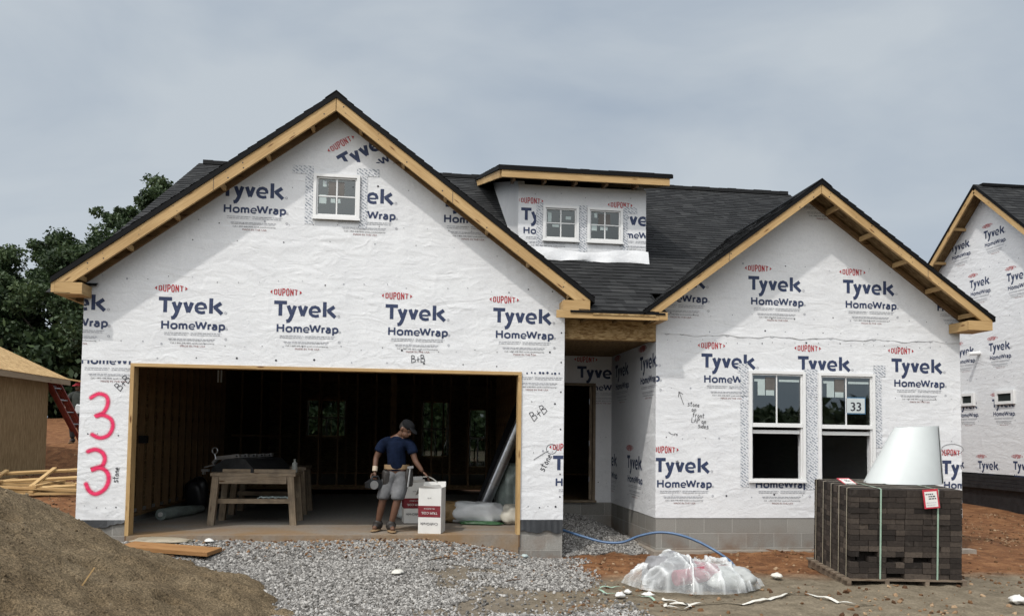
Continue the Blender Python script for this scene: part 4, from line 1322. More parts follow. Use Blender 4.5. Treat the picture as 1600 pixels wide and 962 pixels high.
# red sprayed house numbers
def spray(pts, w, parent):
    P = [Vector(p) for p in pts]
    Q = []
    for i in range(len(P)-1):           # Catmull-Rom
        p0, p1, p2, p3 = P[max(i-1, 0)], P[i], P[i+1], P[min(i+2, len(P)-1)]
        for t in np.linspace(0, 1, 7)[:-1]:
            Q.append(0.5*((2*p1) + (p2-p0)*t + (2*p0-5*p1+4*p2-p3)*t*t + (3*p1-p0-3*p2+p3)*t**3))
    Q.append(P[-1])
    mb = MB()
    nrm = []
    for i in range(len(Q)):
        d = (Q[min(i+1, len(Q)-1)] - Q[max(i-1, 0)]).normalized(); nrm.append(Vector((-d.y, d.x)))
    # straight strips whose v runs -1..1 across, plus faded round ends
    for i in range(len(Q)-1):
        a, b = Q[i], Q[i+1]; na, nb = nrm[i]*w/2, nrm[i+1]*w/2
        y = -.0045 - .00002*i
        mb.face([(a.x-na.x, y, a.y-na.y), (b.x-nb.x, y, b.y-nb.y), (b.x, y, b.y), (a.x, y, a.y)], 0, [(0, -1), (0, -1), (0, 0), (0, 0)])
        mb.face([(a.x, y, a.y), (b.x, y, b.y), (b.x+nb.x, y, b.y+nb.y), (a.x+na.x, y, a.y+na.y)], 0, [(0, 0), (0, 0), (0, 1), (0, 1)])
    for e, dr_ in ((0, -1), (-1, 1)):
        c0 = Q[e]; n0 = nrm[e]; t0 = Vector((n0.y, -n0.x))*dr_
        arc = [c0 + (n0*math.cos(a) + t0*math.sin(a))*w/2 for a in np.linspace(0, math.pi, 9)]
        for i in range(8):
            y = -.0044
            tri = [(c0.x, y, c0.y), (arc[i].x, y, arc[i].y), (arc[i+1].x, y, arc[i+1].y)]
            uvq = [(0, 0), (0, 1), (0, 1)]
            if (Vector(tri[1])-Vector(tri[0])).cross(Vector(tri[2])-Vector(tri[0])).y > 0: tri.reverse(); uvq.reverse()
            mb.face(tri, 0, uvq)
    return mb.build('painted_number', M['spray'], parent)
M['spray'] = m_spray()
spray([(-2.945, 1.715), (-2.86, 1.765), (-2.765, 1.735), (-2.745, 1.64), (-2.79, 1.535), (-2.885, 1.485), (-2.80, 1.50), (-2.705, 1.455), (-2.675, 1.36), (-2.72, 1.255), (-2.82, 1.215), (-2.915, 1.255)], .088, wrapA)
spray([(-2.955, 1.045), (-2.87, 1.07), (-2.785, 1.03), (-2.755, .95), (-2.79, .865), (-2.915, .815), (-2.82, .845), (-2.73, .80), (-2.70, .70), (-2.74, .585), (-2.84, .52), (-2.92, .555), (-2.965, .64)], .094, wrapA)

# ================================================================ NEIGHBOURING HOUSES
# right: white-wrapped gable seen obliquely
NX = 15.0
nb = empty('neighbour_house', 'neighbouring white-wrapped house at the right edge with black foundation and small vents', 'house', (NX, 7.09, -.5))
def loc(m, e):
    """shift world coordinates into the local frame of an empty"""
    d = e.location
    m.v = [(p[0]-d.x, p[1]-d.y, p[2]-d.z) for p in m.v]
    return m
def yz_prism(poly, x0, x1, mi=0):
    m = MB(); m.prism(poly, x0, x1, mi)
    m.v = [(b, a, c_) for a, b, c_ in m.v]; m.f = [t[::-1] for t in m.f]; m.uv = [u[::-1] for u in m.uv]
    return m
zn = lambda y: 7.62 - .9*abs(y-7.09)
nw = loc(yz_prism([(2.3, .53), (11.9, .53), (11.9, zn(11.9)-.1), (7.09, 7.5), (2.3, zn(2.3)-.1)], NX, NX+.14), nb).build('wrapped_wall', M['wrap'], nb)
m = MB(); m.box(NX+.141, NX+10, 2.3, 2.44, .53, 3.2, 0, None, False); m.box(NX+.141, NX+10, 11.76, 11.9, .53, 3.2, 0, None, False)
build_each(loc(m, nb), 'wrapped_wall', M['wrap'], nb)
k = NT('black_coated_foundation')
ob = k.coord('Object'); n1 = k.noise(ob, 7, 4, 0.6)
k.principled(k.ramp(n1, [(0.3, (.010, .010, .011)), (.7, (.026, .026, .028))]), 0.5, k.bump(n1, .5, .02), 0, .4)
M['blackcoat'] = k.m
m = MB(); m.box(NX+.03, NX+10, 2.33, 11.87, -1.4, .50, 0, None, False)
for i in range(4): m.box(NX-.02-.012*i, NX+.029, 2.3, 11.9, .505-.085*(i+1), .50-.085*i, 0, None, False)
loc(m, nb).build('block_foundation', M['blackcoat'], nb)
mb = MB()
for sgn in (-1, 1):
    e = Vector((0, 7.09 + sgn*5.2, zn(7.09+sgn*5.2))); d = Vector((0, sgn*5.2, -.9*5.2)); Ls = d.length; d.normalize()
    nrm = Vector((0, .9*sgn, 1)).normalized()
    if sgn < 0: tabs(mb, lambda u, v: Vector((u, 0, 0)) + e - d*v, nrm, NX-.38, NX+8, 0, Ls, None, seed=33)
    y0_, z0_ = e.y, e.z
    P = [(y0_, z0_-.08), (7.09, 7.54), (7.09, 7.617), (y0_, z0_-.003)]
    if sgn > 0: P = [P[1], P[0], P[3], P[2]]
    t = yz_prism(P, NX-.385, NX+10, 1)
    for fc, uvq in zip(t.f, t.uv): mb.face([t.v[q] for q in fc], 1, uvq)
mb.box(NX-.2, NX+10, 6.98, 7.2, 7.56, 7.635, 1, None, False)
nroof = loc(mb, nb).build('roof', [M['shingle'], M['blackedge']], nb)
for sgn in (-1, 1):
    m = MB(); ye = 7.09 + sgn*5.1; dr_ = .17
    m.bar((NX-.35, 7.09+.01*sgn, 7.62-dr_), (NX-.35, ye, zn(ye)-dr_), .04, .13)
    loc(m, nb).build('rake_board', M['pine'], nb)
    P = [(ye, zn(ye)-.11), (7.09, 7.51), (7.09, 7.535), (ye, zn(ye)-.085)]
    if sgn > 0: P = [P[1], P[0], P[3], P[2]]
    loc(yz_prism(P, NX-.33, NX-.002), nb).build('roof_deck', M['osb_shaded'], nroof)
    m = MB()
    for i in range(1, 7):
        y = 7.09 + sgn*i*.78; m.bar((NX-.33, y, zn(y)-.21), (NX-.002, y, zn(y)-.21), .04, .07)
    build_each(loc(m, nb), 'lookout', M['pine'], nb)
pN = Print((NX, 0, 0), (0, -1, 0), (-1, 0, 0), [(-6.92, -6.28, 2.18, 2.54), (-8.15, -7.6, 2.18, 2.54)])
for y, z in ((7.238, 6.497), (8.43, 6.447), (7.76, 5.37), (6.509, 5.29), (7.132, 3.70), (8.33, 3.70), (5.92, 3.74), (8.25, 2.33), (7.05, 2.33), (5.85, 2.33), (7.571, .83), (6.416, .86), (8.75, .83)):
    pN.logo(-y, z, sx=.87)
for y in np.arange(5.2, 9, .31): pN.dot(-y, 5.60+.02*math.sin(y*5), .014, 3); pN.dot(-y+.1, 2.86, .012, 3); pN.dot(-y, 4.3, .012, 3)
pN.mb.v = [(p[0]-nb.location.x, p[1]-nb.location.y, p[2]-nb.location.z) for p in pN.mb.v]
pN.build(nw)
for y0, y1 in ((6.303, 6.904), (7.62, 8.13)):
    m = MB(); z0, z1 = 2.20, 2.52
    for b in ((y0, y1, z0, z0+.07), (y0, y1, z1-.07, z1), (y0, y0+.08, z0+.07, z1-.07), (y1-.08, y1, z0+.07, z1-.07)): m.box(NX-.06, NX-.002, *b)
    w_ = loc(m, nb).build('window', M['vinyl'], nb)
    m = MB(); m.box(NX-.03, NX-.004, y0+.082, y1-.082, z0+.072, z1-.072, 0, None, False)
    loc(m, nb).build('pane', m_plain('dark_pane', (.03, .035, .035), .1, .1), w_)
m = MB(); m.tube([(NX, 7.45, 3.50), (NX-.30, 7.45, 3.47)], .05, 10); m.tube([(NX-.3, 7.45, 3.47), (NX-.31, 7.45, 3.47)], .06, 10)
loc(m, nb).build('vent_pipe', M['vinyl'], nb, True)
m = MB()
for i in range(12):                       # bottom hem of wrap and low pale shelf of washed soil
    pass
m = MB(); m.bar((NX-.06, 5.9, .02), (NX-.25, 5.7, .0), .03, .03); loc(m, nb).build('drain_stub', M['vinyl'], nb)

# left: unwrapped OSB house
OX = -8.0
ob_h = empty('sheathed_house', 'neighbouring house of bare wood sheathing at the left edge with an unshingled roof', 'house', (OX, 9, 0))
m = MB(); m.box(OX-6, OX, 4.5, 10.45, .18, 2.62, 0, None, False)
w = loc(m, ob_h)
k = NT('sheathing_vertical_grain'); va = k.noise(k.coord('Object', (9, 9, 1.6)), 2.4, 5, .65, .4); vb = k.noise(k.coord('Object', (1, 1, 1)), 1.1, 4, .6)
c = k.ramp(va, [(.3, (.20, .135, .066)), (.52, (.30, .215, .115)), (.72, (.40, .30, .175))])
c = k.mix(.5, c, k.ramp(vb, [(.3, (.7, .66, .6)), (.65, (1, 1, 1))]), 'MULTIPLY')
k.principled(c, .75, k.bump(va, .25, .003), 0, .25)
ob_w = w.build('sheathed_wall', k.m, ob_h)
m = MB(); m.box(OX-6, OX-.01, 4.52, 10.43, -.6, .208, 0, None, False)
loc(m, ob_h).build('block_foundation', M['blackcoat'], ob_h)
P = [(OX-6, 5.55), (OX+.38, 2.565), (OX+.38, 2.58), (OX-6, 5.57)]
m = MB(); m.prism(P, 4.0, 10.78)
loc(m, ob_h).build('roof_deck', M['osb_light'], ob_h)
m = MB(); m.box(OX+.34, OX+.376, 4.0, 10.78, 2.435, 2.562); 
loc(m, ob_h).build('fascia', m_wood('grey_fascia', (.34, .27, .19), (.26, .20, .13)), ob_h)
m = MB(); m.bar((OX+.34, 10.76, 2.51), (OX-6, 10.76, 5.48), .03, .12); loc(m, ob_h).build('rake_board', M['oldwood'], ob_h)
m = MB(); m.box(OX+.002, OX+.338, 4.0, 10.74, 2.50, 2.512, 0, None, False); loc(m, ob_h).build('soffit', M['osb_shaded'], ob_h)

# red ladder leaning on its corner
LD = Vector((-8.0+.05, 10.62, 2.50)); LB = Vector((-7.15, 11.4, .42))
lad = empty('extension_ladder', 'red fibreglass extension ladder leaning on the corner of the bare sheathed house', 'ladder', LB)
M['ladred'] = m_plain('red_fibreglass', (.20, .035, .022), .5, .2)
M['alu'] = m_plain('dull_aluminium', (.42, .42, .42), .35, .1, 12, .05, .85)
dv = (LD-LB); side = Vector((.12, .99, 0)).normalized()*.21
for off, a, b in ((0, 0, 1.0), (.07, .42, 1.04)):
    nrm = dv.cross(side).normalized()*off
    for sd in (-1, 1):
        s2 = side*sd*(1 if off == 0 else .86)
        m = MB(); m.bar(dv*a + s2 + nrm, dv*b + s2 + nrm, .035, .085, 0, side.normalized().cross(dv.normalized()))
        m.build('rail', M['ladred'], lad)
    m = MB()
    n = int(dv.length*(b-a)/.3)
    for i in range(n):
        t = a + (b-a)*(i+.5)/n; m.tube([dv*t - side*.85 + nrm, dv*t + side*.85 + nrm], .016, 6)
    build_each(m, 'rung', M['alu'], lad, 8)

# ================================================================ small things
M['whitepoly'] = m_plain('white_poly_bag', (.55, .57, .58), .3, .08, 5, .6)
def lump(name, dims, seed, mat, parent=None, amp=.18, sc=3.0, power=2.6, crease=.05, loc_=(0, 0, 0), rz=0, nseg=40, flat=True):
    """soft bag: superellipsoid with folds"""
    bm = bmesh.new(); bmesh.ops.create_uvsphere(bm, u_segments=nseg, v_segments=nseg//2, radius=1)
    for v in bm.verts:
        p = v.co.normalized()
        q = Vector([math.copysign(abs(c_)**(2/power), c_) for c_ in p])
        n = mnoise.noise(p*sc*.5 + Vector((seed, 0, 0)))*amp + crease*(1-abs(mnoise.noise(p*sc*2.2 + Vector((0, seed, 0))))*2.4)
        q *= 1 + n
        v.co = Vector((q.x*dims[0]/2, q.y*dims[1]/2, q.z*dims[2]/2))
    zmin = min(v.co.z for v in bm.verts)
    for v in bm.verts:
        z = v.co.z - zmin
        if flat and z < dims[2]*.14: z = dims[2]*.14 - (dims[2]*.14-z)*.15
        v.co.z = z - (dims[2]*.119 if flat else 0)
    zmin = min(v.co.z for v in bm.verts)
    for v in bm.verts: v.co.z -= zmin
    me = bpy.data.meshes.new(name); bm.to_mesh(me); bm.free(); me.materials.append(mat)
    o = mesh_obj(name, me, parent, True); o.location = loc_; o.rotation_euler = (0, 0, rz)
    return o

# --- workbenches
def bench(loc_, rz, label, dx, dy, h, splay=.05):
    e = empty('workbench', label, 'workbench', loc_, rz, 'site-built workbenches in the garage')
    m = MB(); m.box(-dx/2, dx/2, -dy/2, dy/2, h-.045, h); m.build('bench_top', M['oldwood'], e)
    for sx_ in (-1, 1):
        for sy_ in (-1, 1):
            m = MB(); m.bar((sx_*(dx/2-.06+splay*.9), sy_*(dy/2-.06), 0), (sx_*(dx/2-.07), sy_*(dy/2-.06), h-.046), .09, .10, 0, (0, 1, 0))
            m.build('leg', M['oldwood'], e)
    m = MB(); m.box(-dx/2+.12, dx/2-.12, -dy/2+.0, -dy/2+.04, h-.15, h-.047); m.build('apron', M['oldwood'], e)
    m = MB(); m.box(-dx/2+.03, dx/2-.03, -dy/2+.105, -dy/2+.145, .30, .365); m.build('stretcher', M['oldwood'], e)
    m = MB(); m.box(-dx/2+.06, dx/2-.06, -dy/2+.15, dy/2-.1, .32, .335); m.build('lower_shelf', M['oldwood'], e)
    return e
bench((-1.17, 1.46, 0), 0, 'weathered timber workbench in the garage carrying the metal bending brake', 1.16, .76, .735)
bench((-1.22, 2.95, 0), 0, 'second workbench standing behind the one with the bending brake', 1.16, .8, .76)
# bending brake lying on the near bench
br = empty('bending_brake', 'dark metal bending brake with pale clamp arms lying on the workbench', 'bending brake', (-1.36, 1.50, .737), R(-24))
M['brakedark'] = m_plain('dark_steel', (.035, .037, .04), .45, .3, 12, .2, .6)
m = MB(); m.prism([(-.36, .0), (.34, .0), (.34, .06), (.20, .19), (-.10, .20), (-.34, .07)], -.30, .62); m.build('bed', M['brakedark'], br)
for i in range(5):
    y = -.28 + i*.20
    m = MB(); m.bar((-.34, y, .12), (-.28, y, .19), .05, .04, 0); m.bar((-.275, y, .195), (.10, y, .235), .05, .05, 0); m.build('clamp_arm', M['alu'], br)
    m = MB(); m.tube([(.07, y-.04, .232), (.07, y+.04, .232)], .014, 8); m.build('pivot_pin', M['brakedark'], br)
m = MB(); m.tube([(-.30 + .045*math.cos(a), -.31, .30 + .045*math.sin(a)) for a in np.linspace(0, 6.28, 15)], .009, 6, cap=False); m.tube([(-.30, -.31, .255), (-.28, -.31, .18)], .009, 6); m.build('lifting_ring', M['alu'], br)
m = MB(); m.box(-.50, -.38, -.34, -.30, .0, .035); m.box(-.48, -.45, -.34, -.30, -.04, .0); m.bar((-.46, -.32, .06), (-.30, -.32, .10), .02, .02); m.build('handle', M['alu'], br)
m = MB(); m.box(-.08, -.02, -.345, -.322, -.04, .03); m.build('square_socket', M['brakedark'], br)
# timber straightedge on the bench front
m = MB(); m.box(-.50, .50, -.015, .015, 0, .05)
o = m.build('timber_straightedge', M['oldwood']); o.location = (-1.09, 1.12, .738)
tag(o, 'grey timber straightedge along the front edge of the workbench', 'board')
m = MB(); m.tube([(0, 0, 0), (0, 0, .13), (0, 0, .15), (0, 0, .19)], [.038, .038, .016, .016], 12)
o = m.build('spray_bottle', m_plain('bottle_plastic', (.25, .26, .24), .3, .1), None, True); o.location = (-.64, 1.35, .737)
tag(o, 'small bottle standing at the right end of the workbench', 'bottle')
rng = random.Random(9)
m = MB(); 
for s0 in range(3):
    pts = [(-.20+.05*i + s0*.03, -.02+.03*math.sin(i*1.9+s0), .02+.03*abs(math.sin(i*1.3+s0*2))) for i in range(9)]
    m.tube(pts, .008, 5)
o = m.build('rag', M['sticker']); o.location = (-.95, 1.36, .337)
tag(o, 'crumpled pale strip of offcuts on the lower shelf of the workbench', 'offcuts')

# --- boxes of trim coil
M['card'] = m_plain('white_cardboard', (.66, .65, .62), .7, .05, 6, .2)
M['maroon'] = m_ink('ink_maroon', (.16, .018, .025))
def carton(loc_, rz, label, detail=True):
    e = empty('carton', label, 'box', loc_, rz, 'white cartons with a maroon band')
    w, d, h = .305, .34, .61
    m = MB(); m.box(-w/2, w/2, -d/2, d/2, 0, h-.01, 0, None, False); m.build('box_body', M['card'], e)
    for pts in ([(-w/2, -d/2, h-.012), (w/2, -d/2, h-.012), (w/2-.01, -d/2-.015, h+.035), (-w/2+.06, -d/2-.03, h+.02)],
                [(-w/2, d/2, h-.012), (-w/2, -d/2, h-.012), (-w/2-.05, -d/2+.02, h-.11), (-w/2-.05, d/2-.02, h-.10)],
                [(w/2, d/2, h-.012), (-w/2, d/2, h-.012), (-w/2, d/2+.01, h+.05), (w/2, d/2+.01, h+.06)]):
        m = MB(); m.face(pts); m.face([(p[0]+.001, p[1]+.003, p[2]-.003) for p in pts][::-1]); m.build('flap', M['card'], e)
    m = MB(); m.box(-w/2-.002, w/2-.008, -d/2-.002, -d/2+.05, .215, .365, 0, None, False); m.box(-w/2-.0025, -w/2+.1, -d/2+.051, d/2+.001, .215, .365, 0, None, False)
    m.build('maroon_band', M['maroon'], e)
    P_ = Print((0, -d/2-.002, 0), (1, 0, 0), (0, -1, 0)); 
    M2 = [M['card']]
    for body, hh, zz, ink in (('TRIM COIL', .032, .285, 5), ('PRO SURFACE', .016, .335, 5), ('CraftGrade', .038, .145, 4), ('24 IN', .016, .475, 4)):
        polys, tw = text2d(body, hh); sc = min(1, .235/tw)
        for q in polys:                      # the carton stands upside down
            P_.poly([(tw*sc/2 - a*sc - .004, zz - b) for a, b in q], ink, 30)
    P_.mb.build('printed_lettering', INK + [M['card']], e)
    return e
E1 = carton((1.33, .30, 0), R(-12), 'open white carton with maroon band standing on the slab edge beside the worker')
carton((1.08, 1.55, 0), R(6), 'second white carton with maroon band standing behind the worker')

# --- bags and rolls at the right of the garage
bags = 'filled plastic bags on the garage floor'
def bag(name, dims, loc_, rz, label, mat, seed, printed=False):
    o = lump(name, dims, seed, mat, None, .22, 3.2, 2.8, .06, loc_, rz)
    return tag(o, label, 'bag', bags)
M['clearbag'] = m_plastic('clear_bag_film', .62, (.62, .66, .66), .2)
M['creambag'] = m_plain('cream_bag', (.58, .55, .47), .45, .12, 4, .6)
M['greyfilm'] = m_plain('grey_green_film', (.23, .27, .25), .3, .35, 6, .9)
bag('plastic_bag', (.80, .42, .34), (2.03, 1.35, 0), R(-14), 'shiny white plastic bag slumped on the garage floor beside the carton', M['whitepoly'], 2)
bag('plastic_bag', (.50, .42, .30), (2.62, 1.25, 0), R(8), 'cream filled bag tucked against the right door jamb', M['creambag'], 5)
bag('plastic_bag', (.62, .50, .86), (2.72, 2.05, 0), R(20), 'tall grey-green film bag heaped behind the cream bag', M['greyfilm'], 8)
bag('plastic_bag', (.55, .4, .36), (1.12, 1.98, 0), R(-10), 'clear plastic bag lying behind the second carton', M['clearbag'], 11)
M['green'] = m_plain('green_grass_print', (.03, .09, .035), .5, .4, 9, .3)
lump_o = lump('grass_mat', (.62, .16, .06), 4, M['green'], None, .3, 5, 2.2, .1, (2.05, 1.14, 0), R(-12))
tag(lump_o, 'green edge of film showing under the shiny white bag', 'film')
kr = lump('paper_wrap', (.42, .55, .30), 21, m_plain('tan_kraft_paper', (.20, .13, .055), .6, .25, 6, .8), None, .3, 4, 3.2, .10, (1.63, 1.55, 0), R(15))
tag(kr, 'crumpled tan kraft paper heaped between the carton and the white bag', 'paper')
# silver duct leaning in the corner
dct = empty('foil_duct', 'long silver duct tube leaning against the right garage wall', 'duct', (2.12, 1.95, 0))
a, b = Vector((.02, .0, .10)), Vector((.62, -.30, 1.62)); d = b-a
m = MB(); m.tube([a, b], .085, 20); m.build('tube', m_plain('silver_foil', (.55, .57, .60), .28, .12, 10, .2, .9), dct, True)
for t in (.08, .30, .52, .74, .95):
    m = MB(); m.tube([a+d*t, a+d*(t+.006)], .089, 20); m.build('band', M['alu'], dct)
m = MB(); m.box(-.30, .30, -.012, .012, 0, 1.95)
o = m.build('black_panel', M['black']); o.location = (2.34, 2.55, 0.02); o.rotation_euler = (R(-4), R(23), R(10))
tag(o, 'black foam panel leaning behind the silver duct', 'panel')
# roll of film along the left wall
rl = empty('film_roll', 'rolled grey plastic film lying along the left garage wall', 'film roll', (-2.45, 2.3, 0), R(74))
m = MB(); m.tube([(-.55, 0, .085), (-.2, .01, .085), (.2, -.01, .08), (.6, .02, .07)], [.085, .09, .075, .05], 16); m.build('film', M['greyfilm'], rl, True)
m = MB(); m.tube([(-.57, 0, .085), (-.50, 0, .085)], .035, 12); m.build('core', M['card'], rl)
o = lump('dark_bag', (.35, .3, .55), 31, M['black'], None, .2, 3, 2.6, .05, (-2.5, 3.3, 0), 0)
tag(o, 'dark plastic bag slumped on the garage floor beyond the rolled film', 'bag')
lt = empty('lamp_holder', 'small pair of white lamp tubes hanging from the garage ceiling', 'lamp holder', (-2.12, 3.0, 2.72))
m = MB(); m.tube([(0, 0, 0), (0, 0, -.40)], .004, 5); m.build('cord', M['black'], lt)
for dx in (-.025, .025):
    m = MB(); m.tube([(dx, 0, -.40), (dx, 0, -.60)], .014, 8); m.build('tube', M['vinyl'], lt)

# --- wooden board on the gravel
bd = MB(); bd.box(-.56, .56, -.17, .17, 0, .045)
o = bd.build('timber_board', m_wood('orange_board', (.42, .235, .10), (.27, .13, .05))); o.location = (-1.74, -.70, gz(-1.74, -.70)+.03); o.rotation_euler = (R(2), R(2), R(-15))
tag(o, 'orange-brown board lying on the gravel before the left jamb', 'board')
o = lump('sand_film', (.7, .30, .08), 61, m_plain('dusty_film', (.32, .28, .21), .6, .2, 6, .6), None, .2, 3, 2.2, .08, (-2.0, -.17, gz(-2, -.2)+.01), R(-8))
tag(o, 'dusty sheet of film half buried along the slab edge', 'film')
st = MB(); st.bar((0, 0, -.02), (.085, .02, .125), .014, .010)
o = st.build('wood_stake', M['pine']); px, py_ = -1.31, -4.29; o.location = (px, py_, pile(px, py_)-.01)
tag(o, 'thin pale wood stake standing in the sand heap', 'stake')

# --- stacked timber frames behind the sand
for i, (dx, dy, dz_, rz, lab) in enumerate(((0, 0, .02, 15, 'lowest pale slatted wood pallet of the stack behind the sand heap'), (.08, .05, .13, 9, 'middle pale slatted wood pallet of the stack behind the sand heap'), (-.05, .1, .24, 14, 'topmost pale slatted wood pallet of the stack behind the sand heap'))):
    e = empty('slatted_pallet', lab, 'pallet', (-5.85+dx, 5.35+dy, gz(-5.85, 5.35)+dz_), R(rz), 'slatted pallets stacked behind the sand')
    for y in (-.45, 0, .45):
        m = MB(); m.box(-1.1, 1.1, y-.045, y+.045, 0, .04); m.build('rail', M['pine'], e)
    for x in (-.75, .05, .8):
        m = MB(); m.bar((x-.12, -.5, .062), (x+.12, .5, .062), .07, .04); m.build('cross_slat', M['pine'], e)
    e.rotation_euler.x = R((1, 3, 17)[i]); e.rotation_euler.y = R((0, 3, -3)[i])

# --- hose
hp = [(3.12, .35, .02), (3.35, .15, -.04), (3.62, -.02, -.10), (3.85, -.12, -.09), (4.05, -.20, .0), (4.28, -.30, .06), (4.50, -.42, .05), (4.72, -.55, -.02), (4.90, -.70, -.12), (5.0, -.85, -.20), (4.98, -1.1, -.24), (4.85, -1.4, -.25)]
def spline(P, n=8):
    P = [Vector(p) for p in P]; Q = []
    for i in range(len(P)-1):
        p0, p1, p2, p3 = P[max(i-1, 0)], P[i], P[i+1], P[min(i+2, len(P)-1)]
        for t in np.linspace(0, 1, n+1)[:-1]: Q.append(0.5*((2*p1)+(p2-p0)*t+(2*p0-5*p1+4*p2-p3)*t*t+(3*p1-p0-3*p2+p3)*t**3))
    return Q + [P[-1]]
m = MB(); m.tube(spline(hp), .017, 8)
o = m.build('water_hose', m_plain('blue_hose', (.055, .115, .22), .35, .15, 8, .1), None, True, True)
tag(o, 'blue hose arching from the porch recess to the ground', 'hose')

# --- plastic-wrapped heap
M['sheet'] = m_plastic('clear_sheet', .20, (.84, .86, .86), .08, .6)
BX, BY = 4.08, -2.12
bz = gz(BX, BY)
crng = random.Random(77)
CRE = []
for _ in range(70):
    cu, cv = crng.uniform(-.9, .9), crng.uniform(-.9, .9); ca_ = crng.choice((crng.gauss(1.2, .5), crng.gauss(-.5, .6), crng.uniform(0, 3.14))); cl = crng.uniform(.10, .45)
    CRE.append((cu, cv, math.cos(ca_), math.sin(ca_), cl, crng.uniform(.015, .05)*(1 if crng.random() < .72 else -.8), crng.uniform(.018, .05)))
def heap(u, v):
    """u along -1..1, v across -1..1"""
    r2_ = u*u + v*v
    if r2_ >= 1: return 0
    e = (1-r2_)**.26
    z = .29*e*(.74 + .50*math.exp(-((u+.34)/.26)**2) + .22*math.exp(-((u-.42)/.26)**2))
    z += .03*mnoise.noise((u*3.2+7, v*2.2, 1))*e
    cr_ = 0.0
    for (cu, cv, cx_, sx_, cl, am, wd) in CRE:
        du, dv_ = u-cu, v-cv
        al = du*cx_ + dv_*sx_; ac = -du*sx_ + dv_*cx_
        if abs(al) < cl and abs(ac) < wd*5: 
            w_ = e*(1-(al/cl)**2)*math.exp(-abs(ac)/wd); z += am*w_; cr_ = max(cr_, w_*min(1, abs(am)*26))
    heap.crease = cr_
    return z
hv, hf, hc = [], [], []; nr, na = 56, 200
for i in range(nr+1):
    for j in range(na):
        a = 2*math.pi*j/na; r_ = i/nr
        ow = 1 + .10*mnoise.noise((math.cos(a)*1.8, math.sin(a)*1.8, 2.5)) + .05*mnoise.noise((math.cos(a)*6, math.sin(a)*6, .5))
        skirt = 1.0 if r_ < .95 else 1.0 + (r_-.95)*1.4*(1+mnoise.noise((a*4, 0, 3)))
        x, y = .66*r_*ow*skirt*math.cos(a), .46*r_*ow*skirt*math.sin(a)
        heap.crease = .2
        hv.append((x, y, max(heap(r_*math.cos(a), r_*math.sin(a)), .008))); hc.append(heap.crease)
for i in range(nr):
    for j in range(na):
        j2 = (j+1) % na; hf.append((i*na+j, (i+1)*na+j, (i+1)*na+j2, i*na+j2))
me = bpy.data.meshes.new('plastic_sheet'); me.from_pydata(hv, [], hf)
# crumple the film along its normals: sharp folds between flatter facets
for i, v in enumerate(me.vertices):
    p = v.co; n_ = v.normal
    w_ = mnoise.noise((p.x*1.9, p.y*1.9, p.z*1.9+4))*.35
    q1 = Vector((p.x*3.4 + w_, p.y*3.4 - p.z*2.2, p.z*3.0 + p.x*1.3)); q2 = Vector((p.x*8.0 - p.z*4 + 9, p.y*8.0, p.z*6.0 + w_*3))
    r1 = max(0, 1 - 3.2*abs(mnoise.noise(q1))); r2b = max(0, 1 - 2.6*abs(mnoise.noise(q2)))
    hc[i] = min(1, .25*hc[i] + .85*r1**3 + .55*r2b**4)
    hv[i] = p + n_*(.032*(r1**2 - .35) + .008*(r2b**2 - .3))*min(1, p.z/.06) if p.z > .012 else p
for v, q in zip(me.vertices, hv): v.co = (q[0], q[1], max(.006, q[2]))
me.update()
at = me.attributes.new('crease', 'FLOAT', 'POINT'); at.data.foreach_set('value', hc)  # drives the whitened folds that stand in for crease highlights
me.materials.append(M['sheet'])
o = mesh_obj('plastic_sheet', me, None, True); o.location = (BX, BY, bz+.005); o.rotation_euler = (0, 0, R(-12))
tag(o, 'clear plastic sheet draped and tied over bundles on the ground', 'plastic sheet')
def roll_obj(name, pa, pb, r_, mat, label, cat):
    m = MB(); pa, pb = Vector(pa), Vector(pb); d = pb-pa
    m.tube([pa, pa+d*.02, pa+d*.25, pa+d*.5, pa+d*.75, pa+d*.98, pb], [r_*.8, r_, r_*.95, r_, r_*.96, r_, r_*.8], 14)
    o = m.build(name, mat, None, True); return tag(o, label, cat)
roll_obj('pink_bundle', (BX-.28, BY-.26, bz+.13), (BX+.22, BY-.14, bz+.17), .085, m_plain('pink_film', (.27, .06, .085), .5, .25, 8, .5), 'pink bundle under the front of the clear plastic sheet', 'bundle')
roll_obj('maroon_bundle', (BX-.02, BY+.10, bz+.20), (BX+.42, BY+.02, bz+.14), .07, m_plain('maroon_film', (.25, .05, .07), .5, .25, 8, .5), 'dull red bundle under the back of the clear plastic sheet', 'bundle')
o = lump('grey_sack', (.5, .4, .24), 41, m_plain('grey_sack', (.40, .41, .40), .6, .2, 7, .6), None, .25, 4, 2.6, .06, (BX+.36, BY-.14, bz), R(-15)); tag(o, 'pale grey sack under the right end of the clear plastic sheet', 'sack')
o = lump('grey_sack', (.52, .44, .36), 43, m_plain('dark_grey_sack', (.22, .22, .23), .6, .3, 7, .6), None, .25, 4, 2.6, .06, (BX-.25, BY+.05, bz), R(10)); tag(o, 'darker grey sack under the left hump of the clear plastic sheet', 'sack')
m = MB()
yy = [(-.05+.02*math.sin(t*3), -.48+t*.92, 0) for t in np.linspace(0, 1, 24)]
pts = []
for (x, y, _) in yy:
    pts.append((x, y, max(.01, heap(x/.70, y/.46))+.012))
m.tube(pts, .008, 5)
o = m.build('tie_cord', M['vinyl'], None, True); o.location = (BX, BY, bz); o.rotation_euler = (0, 0, R(-12))
tag(o, 'white cord tied over the clear plastic sheet', 'cord')
